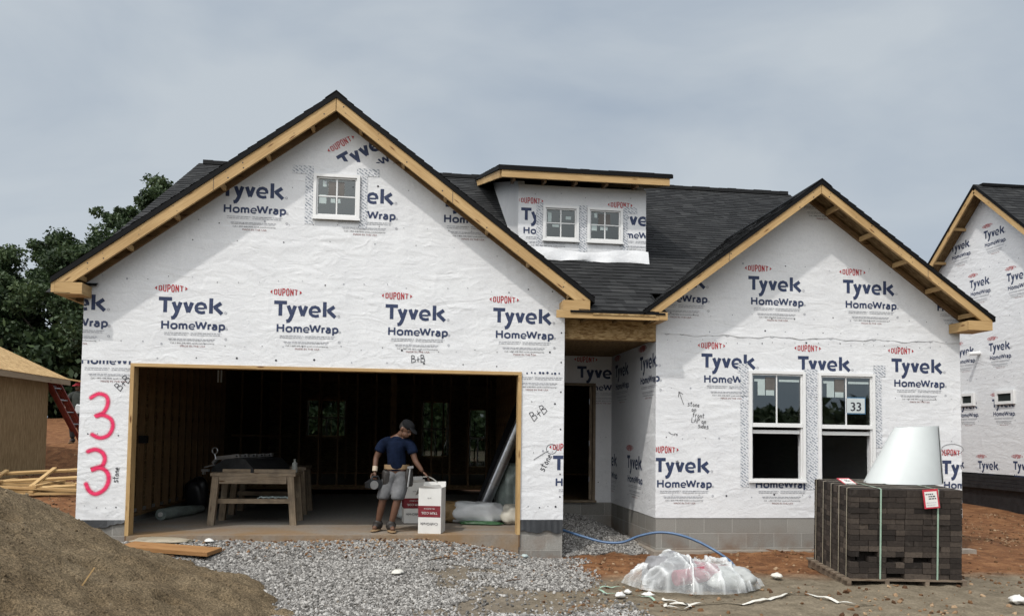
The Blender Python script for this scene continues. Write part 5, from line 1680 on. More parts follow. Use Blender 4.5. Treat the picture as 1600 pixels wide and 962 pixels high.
# flat straps and tape lying about
def strap(pts, w, mat, label, name='strap', cat='strap', z=.012):
    P = spline([(p[0], p[1], 0) for p in pts], 6); m = MB()
    L2, R2 = [], []
    for i, p in enumerate(P):
        d = (P[min(i+1, len(P)-1)] - P[max(i-1, 0)]).normalized(); n = Vector((-d.y, d.x, 0))
        h = gz(p.x, p.y) + z + .018*abs(math.sin(i*.55)); tw = .4*math.sin(i*.37)
        L2.append((p.x+n.x*w/2, p.y+n.y*w/2, h+w*.5*tw)); R2.append((p.x-n.x*w/2, p.y-n.y*w/2, h-w*.3*tw))
    for i in range(len(P)-1):
        m.face([R2[i], R2[i+1], L2[i+1], L2[i]]); 
        m.face([(a[0], a[1], a[2]-.002) for a in (L2[i], L2[i+1], R2[i+1], R2[i])])
    return tag(m.build(name, mat, None, True), label, cat)
M['greenstrap'] = m_plain('pale_green_strap', (.30, .42, .33), .4, .1)
M['whitetape'] = m_plain('white_tape', (.62, .60, .54), .5, .08)
strap([(3.55, -2.92), (3.75, -2.98), (3.98, -2.93), (4.35, -2.95), (4.75, -2.75), (5.0, -2.62), (5.16, -2.85), (5.28, -3.12), (5.5, -3.2)], .032, M['whitetape'], 'long white ribbon of tape winding in front of the clear plastic sheet', 'tape_ribbon', 'tape')
strap([(3.55, -2.92), (3.48, -3.05), (3.62, -3.16), (3.72, -3.05), (3.66, -2.85), (3.56, -2.70)], .03, M['whitetape'], 'crumpled loop of white tape left of the long ribbon', 'tape_ribbon', 'tape')
strap([(3.02, -2.20), (3.06, -2.42), (3.22, -2.5), (3.42, -2.62), (3.46, -2.80)], .02, M['greenstrap'], 'pale green strap lying left of the clear plastic sheet')
strap([(3.06, -2.12), (3.2, -2.10), (3.34, -2.12)], .02, M['greenstrap'], 'short pale green strap on the edge of the gravel')
def scrap(x, y, s, seed, label, mat):
    o = lump('paper_scrap', (s, s*.7, s*.4), seed, mat, None, .5, 5, 1.6, .2, (x, y, gz(x, y)), seed, 16, False)
    return tag(o, label, 'scrap')
scrap(3.15, -2.62, .13, 51, 'crumpled white scrap beside the pale green strap', M['card'])
scrap(3.30, -2.36, .10, 52, 'small white scrap between the strap and the clear plastic sheet', M['card'])
scrap(3.46, -2.55, .11, 53, 'white scrap touching the corner of the clear plastic sheet', M['card'])
scrap(7.02, -3.22, .20, 54, 'torn white paper lying before the pallet at the right', M['card'])
scrap(5.22, -1.75, .16, 55, 'flat dusty paper scrap on the red dirt left of the pallet', M['whitetape'])
scrap(-1.42, -.22, .13, 56, 'white scrap beside the board at the slab edge', M['card'])
o = scrap(.92, -1.85, .14, 57, 'white scrap in the middle of the gravel', M['whitetape'])
scrap(2.52, -.25, .12, 58, 'pale scrap at the foot of the right garage pier', M['sticker'])
for (x, y, L_, rz, lab) in ((1.42, -1.05, .34, 25, 'dark twig lying on the gravel before the carton'), (2.15, -1.95, .16, -5, 'short brown stick lying on the gravel near the right pier'), (4.62, -.55, .30, 40, 'broken twig on the ground before the block foundation')):
    m = MB(); m.tube([(-L_/2, 0, 0), (0, .012, .012), (L_/2, -.01, .02)], [.006, .009, .005], 6)
    o = m.build('twig', m_plain('bark', (.06, .035, .02), .9, .3, 12, .5)); o.location = (x, y, gz(x, y)+.035); o.rotation_euler = (0, 0, R(rz)); tag(o, lab, 'twig')

# --- pallet of pavers
PZ = -.355
pal = empty('pallet', 'grey wooden pallet under the stack of dark pavers', 'pallet', (5.87, -2.115, PZ), R(-8))
pal.rotation_euler.x = R(2.6)
PW, PD = 1.32, 1.20
M['palwood'] = m_wood('pallet_wood', (.25, .20, .15), (.13, .10, .075), dirt=.3)
for i in range(8):
    y = i*(PD-.1)/7; m = MB(); m.box(-.03, PW, y, y+.095, .105, .125); m.build('deck_board', M['palwood'], pal)
for i in range(3):
    y = i*(PD-.1)/2; m = MB(); m.box(0, PW, y, y+.095, 0, .018); m.build('bottom_board', M['palwood'], pal)
for i, x in enumerate((0, .42, .86, PW-.05)):
    m = MB(); m.box(x, x+.045, 0, PD, .019, .104); m.build('stringer', M['palwood'], pal)
k = NT('dark_paver'); t = k.attr('tone'); ob = k.coord('Object')
n = k.noise(ob, 45, 4, .7); n2 = k.noise(ob, 9, 3, .6)
c = k.ramp(t, [(0, (.018, .0145, .0125)), (.5, (.038, .030, .025)), (1, (.082, .065, .052))])
c = k.mix(.8, c, k.ramp(n, [(.3, (.6,)*3), (.72, (1.5,)*3)]), 'MULTIPLY')
c = k.mix(k.ramp(n2, [(.58, (0,)*3), (.8, (.35,)*3)]), c, (.13, .11, .095))
k.principled(c, .85, k.bump(n, .5, .004), 0, .25)
M['paver'] = k.m
sk_ = empty('paver_stack', 'strapped cube of dark brown pavers on the wooden pallet', 'pavers', (5.91, -2.106, PZ+.126), R(-8))
sk_.rotation_euler.x = R(2.6)
rng = random.Random(12)
m = MB(); SW, SD, SH = 1.235, 1.12, 1.045
def paver(x0, x1, y0, y1, z0, z1):
    j = lambda a=.004: rng.uniform(-a, a); g = .0028
    m.box(x0+g+j(.0015), x1-g+j(.0015), y0+g+j(.007), y1-g, z0+.0015, z1-.002+j(.001), 0, None, False, min(1, max(0, rng.gauss(.45, .25))))
rows = [.0]; 
while rows[-1] < SH - .16: rows.append(rows[-1] + .0605)
for r_ in range(len(rows)-1):
    z0, z1 = rows[r_], rows[r_+1]
    slot = r_ in (3, 4)
    # front face: mixed widths
    x = 0; i = 0
    pat = [.10, .20, .20, .10, .20, .10, .20, .135] if r_ % 3 else [.20, .10, .10, .20, .10, .20, .20, .135]
    if r_ % 4 == 1: pat = [.10, .10, .20, .20, .20, .20, .10, .135]
    for w_ in pat:
        hole = (slot and any(abs(x+w_/2-h) < .055 for h in (.15, .46, .78, 1.06))) or (r_ == 0 and abs(x+w_/2-.5) < .05)
        if not hole: paver(x, x+w_, 0, .10, z0, z1)
        x += w_
    # left side and right side: ends
    y = .10
    while y < SD - .05:
        paver(0, .10, y, y+.10, z0, z1); paver(SW-.1, SW, y, y+.10, z0, z1); y += .10
    x = .10
    while x < SW - .15: paver(x, x+.2, SD-.1, SD, z0, z1); x += .2
zt = rows[-1]
x = 0
while x < SW - .03:
    y = 0
    while y < SD-.05: paver(x, min(x+.205, SW), y, y+.10, zt, zt+.085); y += .10
    x += .206
m.box(.12, SW-.12, .115, SD-.12, .0, zt-.005, 0, None, False, 0.0)
m.build('paver_courses', M['paver'], sk_)
ZT = zt + .085
def band(pts, w, mat, axis_, name='strap'):
    m = MB()
    for i in range(len(pts)-1):
        a, b = Vector(pts[i]), Vector(pts[i+1]); o_ = Vector((w/2, 0, 0)) if axis_ == 'x' else Vector((0, w/2, 0))
        m.face([a-o_, a+o_, b+o_, b-o_]); n_ = (b-a).cross(o_).normalized()*.002
        m.face([b-o_-n_, b+o_-n_, a+o_-n_, a-o_-n_])
    return m.build(name, mat, sk_)
for x in (.325, .955):
    band([(x, -.014, 0), (x, -.014, ZT*.5), (x, -.012, ZT+.004), (x, .02, ZT+.008), (x, SD*.5, ZT+.010), (x, SD+.01, ZT+.006), (x, SD+.012, 0)], .018, M['greenstrap'], 'x')
M['tanstrap'] = m_plain('tan_strap', (.36, .32, .24), .5, .1)
for y in (.08, .30, .53, .77, 1.0):
    band([(-.014, y, 0), (-.014, y, ZT+.004), (.02, y, ZT+.013), (SW, y, ZT+.014)], .016, M['tanstrap'], 'y')
# delivery tags on the stack
def tagcard(M4, label, parent_):
    e = empty('delivery_tag', label, 'tag'); e.matrix_world = parent_.matrix_world @ M4
    m = MB(); m.box(0, .17, -.0015, .0015, -.21, 0, 0, None, False); m.build('card', m_plain('red_card', (.45, .03, .05), .5, .1), e)
    m = MB(); m.box(.018, .152, -.0032, -.0016, -.195, -.025, 0, None, False); m.build('white_panel', M['card'], e)
    P_ = Print((0, -.0033, 0), (1, 0, 0), (0, -1, 0))
    rnd = random.Random(4)
    for r_, (za, n_) in enumerate(((-.06, 4), (-.085, 3), (-.11, 3), (-.15, 5), (-.175, 4))):
        x = .028 + (.03 if r_ in (1, 2) else 0)
        for i in range(n_):
            w_ = rnd.uniform(.012, .03)
            if x + w_ > .145: break
            P_.poly(rect(x, x+w_, za, za + (.013 if r_ < 3 else .006)), 4 if r_ < 3 else 3); x += w_ + .006
    P_.build(e)
    return e
bpy.context.view_layer.update()
tagcard(Matrix.Translation((.77, -.03, ZT+.005)) @ Euler((R(-6), R(-5), 0)).to_matrix().to_4x4(), 'white delivery tag with red border hanging on the front of the paver stack', sk_)
tagcard(Matrix.Translation((.12, .72, ZT+.05)) @ Euler((R(-72), 0, R(12))).to_matrix().to_4x4(), 'folded white tag with red edge lying on top of the paver stack', sk_)
# white coil of sheet metal standing on the pavers
cz = PZ + .126 + ZT
hv, hf = [], []; n = 84
for lvl in range(9):
    t = lvl/8
    for i in range(n+1):
        a = R(-38) + (2*math.pi + R(60))*i/n
        sp = 1 - .05*i/n
        cx = 6.955 + .205*t; rx = (.475 - .205*t)*sp; ry = (.37 - .17*t)*sp
        hv.append((cx + rx*math.cos(a), -1.50 + ry*math.sin(a) + .03*t, cz + .03 + t*.685 + (.012*math.cos(a) if lvl == 8 else 0)))
for lvl in range(8):
    for i in range(n): q = lvl*(n+1)+i; hf.append((q, q+1, q+n+2, q+n+1))
me = bpy.data.meshes.new('sheet_coil'); me.from_pydata(hv, [], hf); me.materials.append(m_plain('white_coated_sheet', (.53, .56, .555), .4, .06, 2, .02))
o = mesh_obj('sheet_coil', me, None, True)
md = o.modifiers.new('thick', 'SOLIDIFY'); md.thickness = .003
es = o.modifiers.new('edges', 'EDGE_SPLIT'); es.split_angle = R(40)
tag(o, 'loosely coiled white metal sheet standing on the paver stack', 'sheet coil')

# ================================================================ TREES
k = NT('leaf_green'); t = k.attr('tone')
c = k.ramp(t, [(0, (.016, .030, .013)), (.5, (.042, .070, .027)), (1, (.095, .130, .052))])
d1 = k.n('ShaderNodeBsdfPrincipled'); k.set(d1, 'Base Color', c); k.set(d1, 'Roughness', .6); k.set(d1, 'Specular IOR Level', .3)
d2 = k.n('ShaderNodeBsdfTranslucent', Color=c)
mxs = k.n('ShaderNodeMixShader', i0=.22)
k.t.links.new(d1.outputs[0], mxs.inputs[1]); k.t.links.new(d2.outputs[0], mxs.inputs[2]); k.t.links.new(mxs.outputs[0], k.o.inputs['Surface'])
M['leaf'] = k.m
M['bark'] = m_plain('tree_bark', (.05, .04, .03), .9, .3, 6, .6)
def leaf_mesh(name, centres, radii, per, size, seed, mat, squash=.8):
    g = np.random.default_rng(seed); n = len(centres)
    C0 = np.repeat(np.array(centres), per, 0); Rr = np.repeat(np.array(radii), per)
    d = g.normal(size=(n*per, 3)); d /= np.linalg.norm(d, axis=1)[:, None]
    rr = Rr*(0.35 + 0.65*g.random(n*per))
    P = C0 + d*rr[:, None]*np.array([1, 1, squash])
    a = g.normal(size=(n*per, 3)); a /= np.linalg.norm(a, axis=1)[:, None]
    b = np.cross(a, g.normal(size=(n*per, 3))); b /= np.linalg.norm(b, axis=1)[:, None]
    sz = size*(.6 + .8*g.random(n*per))[:, None]
    V = np.stack([P - a*sz*.62, P - b*sz*.34, P + a*sz*.62, P + b*sz*.34], 1).reshape(-1, 3)
    N = n*per
    me = bpy.data.meshes.new(name)
    me.vertices.add(N*4); me.vertices.foreach_set('co', V.ravel())
    me.loops.add(N*4); me.loops.foreach_set('vertex_index', np.arange(N*4, dtype=np.int32))
    me.polygons.add(N); me.polygons.foreach_set('loop_start', np.arange(0, N*4, 4, dtype=np.int32))
    me.update(calc_edges=True)
    tone = np.clip(np.repeat(g.random(n)*.6 + .1, per) + g.normal(size=N)*.16, 0, 1)
    at = me.attributes.new('tone', 'FLOAT', 'FACE'); at.data.foreach_set('value', tone.astype(np.float32))
    me.materials.append(mat)
    return me
def tree(x, y, h, w, seed, label, base=.34, size=.15, per=150, gappy=1.0):
    z0 = gz(x, y)
    e = empty('tree', label, 'tree', (x, y, z0), 0, 'trees beyond the building site')
    rng = random.Random(seed); m = MB()
    top = h*.86; tr = [(0, 0, -.2)]
    for i in range(1, 7):
        f_ = i/6; tr.append((rng.uniform(-.25, .25)*f_, rng.uniform(-.25, .25)*f_, top*f_))
    m.tube(tr, [max(.03, .022*h*(1-i/6.6)) for i in range(7)], 8)
    cen, rad = [], []
    nb_ = int(15*gappy) + int(h)
    for i in range(nb_):
        f_ = base + (1-base)*((i+.5)/nb_)**.85
        zc = h*f_; k_ = (f_-base)/(1-base)
        wid = w/2*(math.sin(math.pi*min(1, .22+.80*k_))**.7)*(.7+.5*rng.random())
        a = i*2.4 + rng.uniform(-.5, .5)
        tip = Vector((math.cos(a)*wid, math.sin(a)*wid, min(h-.3, zc)))
        st_ = Vector((0, 0, max(h*base*.7, zc - wid*.75 - .4)))
        mid = (st_+tip)/2 + Vector((0, 0, -.12*wid))
        m.tube([st_, mid, tip], [.05*w/5, .035*w/5, .015], 5, cap=False)
        for j in range(5):
            q = st_.lerp(tip, .45 + .16*j) + Vector((rng.gauss(0, .35), rng.gauss(0, .35), rng.gauss(0, .28)))
            cen.append(q[:]); rad.append(rng.uniform(.36, .80)*w/5)
    cen.append((tr[-1][0], tr[-1][1], h-.4)); rad.append(.45)
    m.build('trunk', M['bark'], e, True)
    mesh_obj('crown', leaf_mesh('crown', cen, rad, per, size, seed, M['leaf']), e)
    return e
tree(-11.3, 29, 11.5, 4.2, 1, 'tallest loose-crowned tree showing above the left slope of the garage roof', .45)
tree(-13.7, 31, 10.6, 3.6, 2, 'slimmer tree just left of the tallest one above the garage roof', .45)
tree(-16.3, 30, 8.9, 4.8, 3, 'broad dark tree rising left of the garage eave', .25, per=240)
tree(-19.5, 30, 8.4, 3.4, 4, 'narrow tree cut by the left edge of the photo', .3)
tree(-17.6, 27, 6.3, 5.0, 5, 'low bushy tree above the bare wood house', .12, per=260)
tree(-14.2, 26.5, 7.2, 5.0, 6, 'dense dark tree behind the left garage eave', .12, per=260)
tree(-11.4, 26, 7.0, 5.0, 7, 'dark tree half hidden behind the left garage wall', .12, per=260)
tree(-21.0, 27, 6.4, 4.6, 8, 'low tree at the far left behind the bare wood house', .12, per=260)
def wood(name, x0, x1, y0, y1, h0, h1, n, seed, label, per=60, size=.42):
    rng = random.Random(seed); cen, rad = [], []
    for i in range(n):
        x = rng.uniform(x0, x1); y = rng.uniform(y0, y1)
        hh = h0 + (h1-h0)*(.5+.5*mnoise.noise((x*.13, y*.1, seed)))*rng.uniform(.75, 1.1)
        cen.append((x, y, gz(x, y) + hh*rng.random()**.7)); rad.append(rng.uniform(.6, 1.5))
    o = mesh_obj(name, leaf_mesh(name, cen, rad, per, size, seed, M['leaf']))
    return tag(o, label, 'undergrowth', kind='stuff')
wood('undergrowth', -24, -5, 24, 33, 1.5, 5.5, 420, 17, 'dark undergrowth between and below the trees on the left', 90, .30)
wood('far_wood', -10, 16, 34, 40, 3, 9, 500, 18, 'far wood seen through the back windows of the garage', 50, .5)
wood('hedge', -7, 10, 18.5, 21, .6, 2.6, 260, 23, 'green thicket just behind the house seen through its back windows', 90, .22)
wood('wood_across_the_road', -50, 70, -52, -44, 2.0, 6.5, 700, 19, 'wood across the road mirrored in the window panes', 50, .8)

# ================================================================ PEOPLE
def skin_mesh(chains, levels=2):
    """chains of (points, radii) grown into one skin; returns a mesh"""
    vs, es, rs = [], [], []
    idx = {}
    for pts, rr in chains:
        prev = None
        for p, r_ in zip(pts, rr):
            key = tuple(round(c_, 4) for c_ in p)
            if key not in idx:
                idx[key] = len(vs); vs.append(p); rs.append(r_)
            if prev is not None and prev != idx[key]: es.append((prev, idx[key]))
            prev = idx[key]
    me = bpy.data.meshes.new('skin'); me.from_pydata(vs, es, [])
    o = link(bpy.data.objects.new('skin', me))
    md = o.modifiers.new('s', 'SKIN')
    sv = me.skin_vertices[0].data
    for i, r_ in enumerate(rs):
        sv[i].radius = r_ if isinstance(r_, tuple) else (r_, r_); sv[i].use_root = (i == 0)
    md.use_smooth_shade = True
    sb = o.modifiers.new('u', 'SUBSURF'); sb.levels = levels; sb.render_levels = levels
    dg = bpy.context.evaluated_depsgraph_get()
    res = bpy.data.meshes.new_from_object(o.evaluated_get(dg))
    bpy.data.objects.remove(o)
    return res
def remeshed(name, meshes, voxel, mat, parent, sm=4):
    bm = bmesh.new()
    for m_ in meshes: bm.from_mesh(m_)
    me = bpy.data.meshes.new(name); bm.to_mesh(me); bm.free()
    o = link(bpy.data.objects.new(name, me))
    md = o.modifiers.new('r', 'REMESH'); md.mode = 'VOXEL'; md.voxel_size = voxel; md.use_smooth_shade = True
    if sm:
        s_ = o.modifiers.new('sm', 'SMOOTH'); s_.iterations = sm; s_.factor = .5
    dg = bpy.context.evaluated_depsgraph_get()
    res = bpy.data.meshes.new_from_object(o.evaluated_get(dg)); bpy.data.objects.remove(o)
    res.name = name; res.materials.clear(); res.materials.append(mat)
    return mesh_obj(name, res, parent, True)
def ell(c_, r_, rot=None, seg=20):
    bm = bmesh.new(); bmesh.ops.create_uvsphere(bm, u_segments=seg, v_segments=seg//2, radius=1)
    Mx = Matrix.Translation(c_) @ (rot.to_4x4() if rot else Matrix()) @ Matrix.Diagonal((*r_, 1))
    bm.transform(Mx); me = bpy.data.meshes.new('e'); bm.to_mesh(me); bm.free(); return me
def head_parts(c_, rot):
    """skull, jaw, nose, ears, brow and lips, facing local -Y"""
    g_ = lambda p: Vector(c_) + rot @ Vector(p)
    return [ell(g_((0, .012, .02)), (.074, .092, .098), rot), ell(g_((0, -.03, -.055)), (.054, .062, .058), rot), ell(g_((0, -.097, -.016)), (.013, .02, .024), rot, 10),
            ell(g_((-.077, .012, -.012)), (.010, .021, .032), rot, 10), ell(g_((.077, .012, -.012)), (.010, .021, .032), rot, 10),
            ell(g_((0, -.078, .022)), (.050, .014, .012), rot, 10), ell(g_((0, -.088, -.058)), (.022, .010, .010), rot, 10)], g_
def hand_chains(w_, dirv, palm_n, curl, s_=1.0):
    """palm and five bent fingers from the wrist; dirv points along the hand, palm_n out of the palm"""
    w_ = Vector(w_); d = Vector(dirv).normalized(); n_ = Vector(palm_n); n_ = (n_ - d*n_.dot(d)).normalized(); sd = d.cross(n_)
    res = [([w_, w_+d*.035*s_, w_+d*.085*s_], [(.024, .020), (.034, .017), (.036, .015)])]
    for off, L_ in ((-.030, .060), (-.010, .074), (.010, .078), (.030, .068)):
        b = w_ + d*.082*s_ + sd*off*s_; c1 = math.cos(curl); s1 = math.sin(curl)
        p1 = b + (d*c1 + n_*s1)*L_*.5*s_; p2 = p1 + (d*math.cos(curl*2) + n_*math.sin(curl*2))*L_*.32*s_; p3 = p2 + (d*math.cos(curl*2.8) + n_*math.sin(curl*2.8))*L_*.25*s_
        res.append(([b - d*.02*s_, b, p1, p2, p3], [.010, .010, .009, .0085, .0075]))
    b = w_ + d*.025*s_ + sd*.026*s_
    res.append(([b, b + (d*.6+sd*.75)*.035*s_, b + (d*.9+sd*.75+n_*.3)*.065*s_, b + (d*1.1+sd*.6+n_*.6)*.085*s_], [.012, .012, .010, .008]))
    return res
M['skin'] = m_plain('tanned_skin', (.115, .055, .032), .55, .12, 20, .1)
M['navycloth'] = m_plain('navy_cotton', (.008, .013, .030), .95, .45, 7, 1.0, 0, .05)
M['greycloth'] = m_plain('grey_cotton', (.135, .136, .14), .95, .4, 6, 1.0, 0, .1)
M['darkleather'] = m_plain('dark_leather', (.02, .017, .015), .6, .3, 12, .3)
M['tanleather'] = m_plain('tan_leather', (.26, .17, .09), .6, .2, 12, .3)
def person(label, loc_, J, headrot, parts):
    """J: joints in local metres"""
    e = empty('person', label, 'person', loc_)
    V_ = {a: Vector(b) for a, b in J.items()}
    lerp = lambda a, b, t: V_[a].lerp(V_[b], t)
    ch = [([V_['pelvis'], V_['waist'], V_['chest'], V_['collar'], V_['neck'], V_['skull']], [(.125, .10), (.115, .095), (.135, .105), (.10, .085), .052, .05])]
    for s_ in 'LR':
        ch.append(([V_['pelvis'], V_['hip'+s_], lerp('hip'+s_, 'knee'+s_, .5), V_['knee'+s_], lerp('knee'+s_, 'ankle'+s_, .35), V_['ankle'+s_]], [(.125, .10), .088, .078, .056, .055, .036]))
        ch.append(([V_['collar'], V_['sh'+s_], lerp('sh'+s_, 'el'+s_, .5), V_['el'+s_], lerp('el'+s_, 'wr'+s_, .3), V_['wr'+s_]], [(.10, .085), .056, .049, .040, .041, .027]))
        ch.append(([V_['ankle'+s_], V_['toe'+s_]], [.036, .034]))
    body = skin_mesh(ch, 2)
    hp, g_ = head_parts(V_['skull'], headrot)
    hands = []
    for s_ in 'LR':
        d = V_['wr'+s_]-V_['el'+s_]
        hd = parts.get('hand'+s_, (d, (0, -1, -.3), .45))
        for c_ in hand_chains(V_['wr'+s_], *hd): hands.append(skin_mesh([c_], 1))
    remeshed('body', [body] + hp + hands, .0075, M['skin'], e, 2)
    # shirt
    sc = [([V_['pelvis']+Vector((0, 0, -.03)), V_['waist'], V_['chest'], V_['collar'], V_['collar'].lerp(V_['neck'], .55)], [(.175, .145), (.165, .135), (.195, .145), (.19, .13), (.085, .08)])]
    for s_ in 'LR': sc.append(([V_['collar'], V_['sh'+s_], lerp('sh'+s_, 'el'+s_, .45), lerp('sh'+s_, 'el'+s_, parts['sleeve'])], [(.13, .11), .088, .080, .078]))
    remeshed('shirt', [skin_mesh([q_], 2) for q_ in sc] + [ell(V_['collar'].lerp(V_['neck'], .30), (.105, .10, .055)), ell(V_['collar'] + Vector((0, -.01, -.03)), (.15, .115, .07))], .010, parts['shirt'], e, 2)
    tr = []
    for s_ in 'LR':
        end = lerp('knee'+s_, 'ankle'+s_, parts['leg']) if parts['leg'] > 0 else lerp('hip'+s_, 'knee'+s_, 1+parts['leg'])
        mid_ = V_['hip'+s_].lerp(V_['knee'+s_], .55)
        pts = [V_['pelvis'], V_['hip'+s_], mid_, V_['knee'+s_] + Vector((0, 0, .03)), end]
        tr.append((pts, [(.148, .12), .112, .108, .098, .092 if parts['leg'] < .4 else .07]))
    remeshed('shorts' if parts['leg'] < .4 else 'trousers', [skin_mesh([q_], 2) for q_ in tr], .010, parts['pants'], e, 2)
    for s_ in 'LR':
        a, t_ = V_['ankle'+s_], V_['toe'+s_]
        d = Vector((t_.x-a.x, t_.y-a.y, 0)).normalized(); hz = Vector((a.x, a.y, 0))
        ang = math.atan2(d.y, d.x)
        sh_ = remeshed('shoe', [ell(hz+d*.045+Vector((0, 0, .075)), (.085, .054, .048), Euler((0, R(14), ang)).to_matrix()), ell(a+Vector((0, 0, .02)), (.058, .054, .05)), skin_mesh([([a+Vector((0, 0, .05)), a+Vector((0, 0, -.02)), hz-d*.05+Vector((0, 0, .045))], [.078, .078, .064]), ([hz-d*.05+Vector((0, 0, .055)), hz+d*.06+Vector((0, 0, .06)), hz+d*.15+Vector((0, 0, .05)), hz+d*.20+Vector((0, 0, .042))], [.064, .074, .070, .055])], 2)], .008, parts['shoe'], e, 1)
        ang = math.atan2(d.y, d.x)
        o_ = mesh_obj('sole', ell(hz+d*.068+Vector((0, 0, .016)), (.150, .056, .018), Euler((0, 0, ang)).to_matrix(), 20), sh_, True); o_.data.materials.append(parts['solemat'])
    # hair and cap
    remeshed('hair', [ell(g_((0, .03, .022)), (.080, .088, .094), headrot)], .010, M['darkleather'], e, 1)
    cap = [ell(g_((0, .005, .060)), (.086, .104, .070), headrot), ell(g_((0, -.115, .052)), (.066, .075, .010), headrot @ Euler((R(12), 0, 0)).to_matrix())]
    remeshed('cap', cap, .008, parts['cap'], e, 1)
    for sx_ in (-.03, .03):
        o_ = mesh_obj('eye', ell(g_((sx_, -.078, .004)), (.011, .008, .008), headrot, 10), e, True); o_.data.materials.append(M['black'])
    return e, V_
J = dict(pelvis=(.15, .0, .80), waist=(.145, .0, .94), chest=(.13, -.02, 1.10), collar=(.135, -.035, 1.21), neck=(.175, -.065, 1.285), skull=(.265, -.115, 1.375),
         hipL=(.06, .0, .74), hipR=(.235, -.03, .74), kneeL=(-.03, -.05, .42), kneeR=(.165, -.13, .42), ankleL=(-.095, .02, .09), ankleR=(.085, -.10, .09),
         toeL=(-.14, -.12, .04), toeR=(.12, -.26, .04), shL=(-.045, -.01, 1.185), shR=(.325, -.06, 1.175), elL=(-.135, .0, .975), elR=(.395, -.10, .945),
         wrL=(-.145, -.06, .80), wrR=(.50, -.135, .80))
hr = Euler((R(34), R(6), R(52))).to_matrix()
pe, V_ = person('person in navy shirt, grey shorts and dark cap bending over the open carton', (.70, .42, .002), J, hr,
    dict(sleeve=.62, leg=.0001, shirt=M['navycloth'], pants=M['greycloth'], shoe=M['darkleather'], solemat=M['tanleather'], cap=m_plain('charcoal_cap', (.014, .0145, .016), .9, .2, 12, .2, 0, .1),
         handL=((-.05, -.10, -1), (.5, -.6, 0), .55), handR=((.75, -.15, -.65), (-.3, 0, -1), .35)))
m = MB(); ring = [Vector((.147 + .172*math.cos(a), .0 + .140*math.sin(a), .865)) for a in np.linspace(0, 2*math.pi, 25)]
for i in range(24):
    a, b = ring[i], ring[i+1]; m.face([a-Vector((0, 0, .03)), b-Vector((0, 0, .03)), b+Vector((0, 0, .03)), a+Vector((0, 0, .03))])
m.build('tool_belt', M['tanleather'], pe, True, True)
for cx, cy, sc in ((.005, -.02, 1.0), (.305, -.05, 1.0)):
    o = lump('tool_pouch', (.11, .20, .26), int(cx*100)+70, M['darkleather'], pe, .12, 3, 3.4, .03, (cx, cy, .60), R(10))
m = MB(); m.tube([(.30, -.17, .60), (.33, -.16, .86)], .012, 8); m.bar((.29, -.165, .86), (.37, -.165, .87), .03, .03); m.build('hammer', M['alu'], pe)
m = MB(); m.tube([V_['elL'].lerp(V_['wrL'], .62), V_['elL'].lerp(V_['wrL'], .98)], [.036, .033], 14); m.build('wrist_wrap', m_plain('beige_bandage', (.50, .42, .32), .8, .1, 20, .3), pe, True)
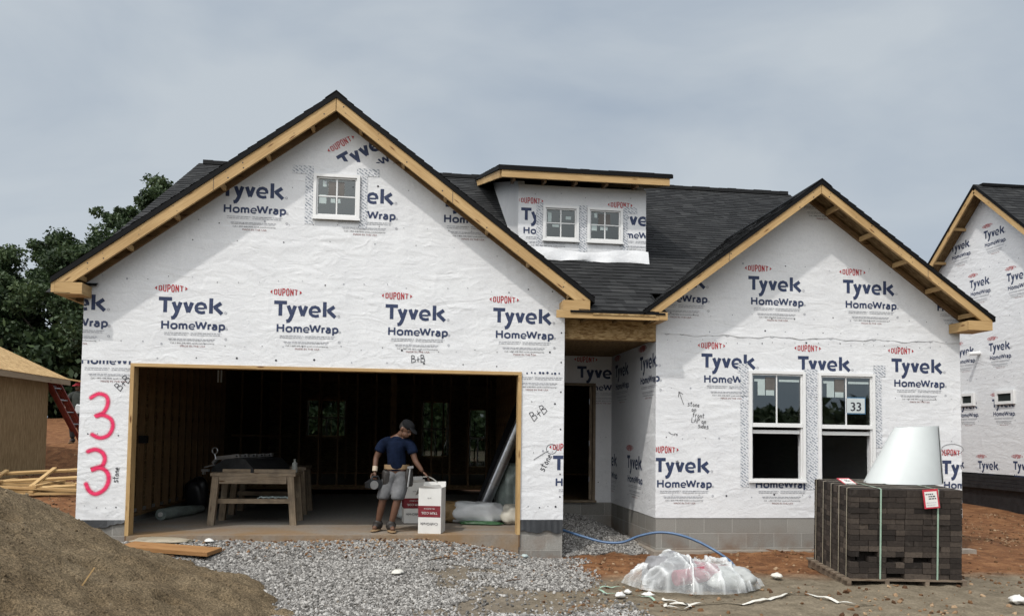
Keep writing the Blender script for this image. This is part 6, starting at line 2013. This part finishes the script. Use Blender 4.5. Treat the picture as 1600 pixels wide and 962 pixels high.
# tool in his lowered hand and the leaf of paper in the other
tl = empty('power_saw', 'dark cordless power tool held in the lowered hand of the worker', 'power tool', (.555, .30, .66), R(30))
m = MB(); m.prism([(-.11, -.07), (.05, -.09), (.10, -.03), (.09, .03), (-.04, .045), (-.12, .0)], -.045, .045); m.build('body', M['brakedark'], tl)
m = MB(); m.tube([(-.05, 0, .04), (-.03, 0, .075), (.05, 0, .08), (.075, 0, .03)], .016, 8); m.build('grip', M['black'], tl)
m = MB(); m.tube([(-.03, -.05, -.03), (-.03, -.062, -.03)], .058, 20); m.build('blade_guard', M['alu'], tl)
m = MB(); m.box(.045, .105, -.035, .035, -.075, -.035); m.build('battery', M['black'], tl)
pm = MB()
for i in range(6):
    def q(t): return (-.10+.20*t, .02*math.sin(t*5), .03*math.sin(t*4)-.05*t)
    a, b = q(i/6), q((i+1)/6)
    pm.face([(a[0], a[1]-.055, a[2]-.012), (b[0], b[1]-.055+(.02 if i > 4 else 0), b[2]-.012), (b[0], b[1]+.05, b[2]+.012), (a[0], a[1]+.05, a[2]+.012)])
    pm.face([(a[0], a[1]+.05, a[2]+.010), (b[0], b[1]+.05, b[2]+.010), (b[0], b[1]-.055+(.02 if i > 4 else 0), b[2]-.014), (a[0], a[1]-.055, a[2]-.014)])
o = pm.build('paper_sheet', M['card'], None, True); o.location = (1.30, .25, .735); o.rotation_euler = (R(-25), R(4), 0)
tag(o, 'white sheet of paper held over the open carton by the worker', 'paper')

wx, wy = -8.30, 13.0; wz = gz(wx, wy)
J2 = dict(pelvis=(0, 0, .93), waist=(0, 0, 1.08), chest=(.0, -.01, 1.26), collar=(0, 0, 1.40), neck=(0, -.02, 1.48), skull=(-.01, -.04, 1.585),
          hipL=(-.09, 0, .88), hipR=(.09, 0, .88), kneeL=(-.12, -.06, .48), kneeR=(.11, .02, .48), ankleL=(-.13, .02, .09), ankleR=(.12, .10, .09), toeL=(-.14, -.14, .04), toeR=(.13, -.06, .04),
          shL=(-.19, 0, 1.36), shR=(.19, 0, 1.36), elL=(-.30, -.10, 1.16), elR=(.34, -.10, 1.40), wrL=(-.24, -.26, 1.02), wrR=(.24, -.18, 1.62))
p2, _ = person('person in dark clothes and red cap carrying a board beyond the ladder', (wx, wy, wz), J2, Euler((R(8), 0, R(-25))).to_matrix(),
    dict(sleeve=.6, leg=.9, shirt=m_plain('dark_shirt', (.03, .035, .03), .85, .2, 9, .4), pants=m_plain('dark_trousers', (.03, .032, .036), .85, .2, 9, .4), shoe=M['darkleather'], solemat=M['tanleather'], cap=m_plain('red_cap', (.45, .03, .045), .7, .1, 9, .2)))
o = lump('tool_pouch', (.26, .2, .30), 77, M['whitepoly'], p2, .2, 3, 3, .05, (.12, -.16, .82), 0)
m = MB(); m.box(-.55, .85, -.07, .07, 0, .04)
o = m.build('carried_board', M['pine']); o.location = (wx+.16, wy-.10, wz+1.70); o.rotation_euler = (0, R(9), R(15))
tag(o, 'short board carried on the shoulder of the person in the red cap', 'board')
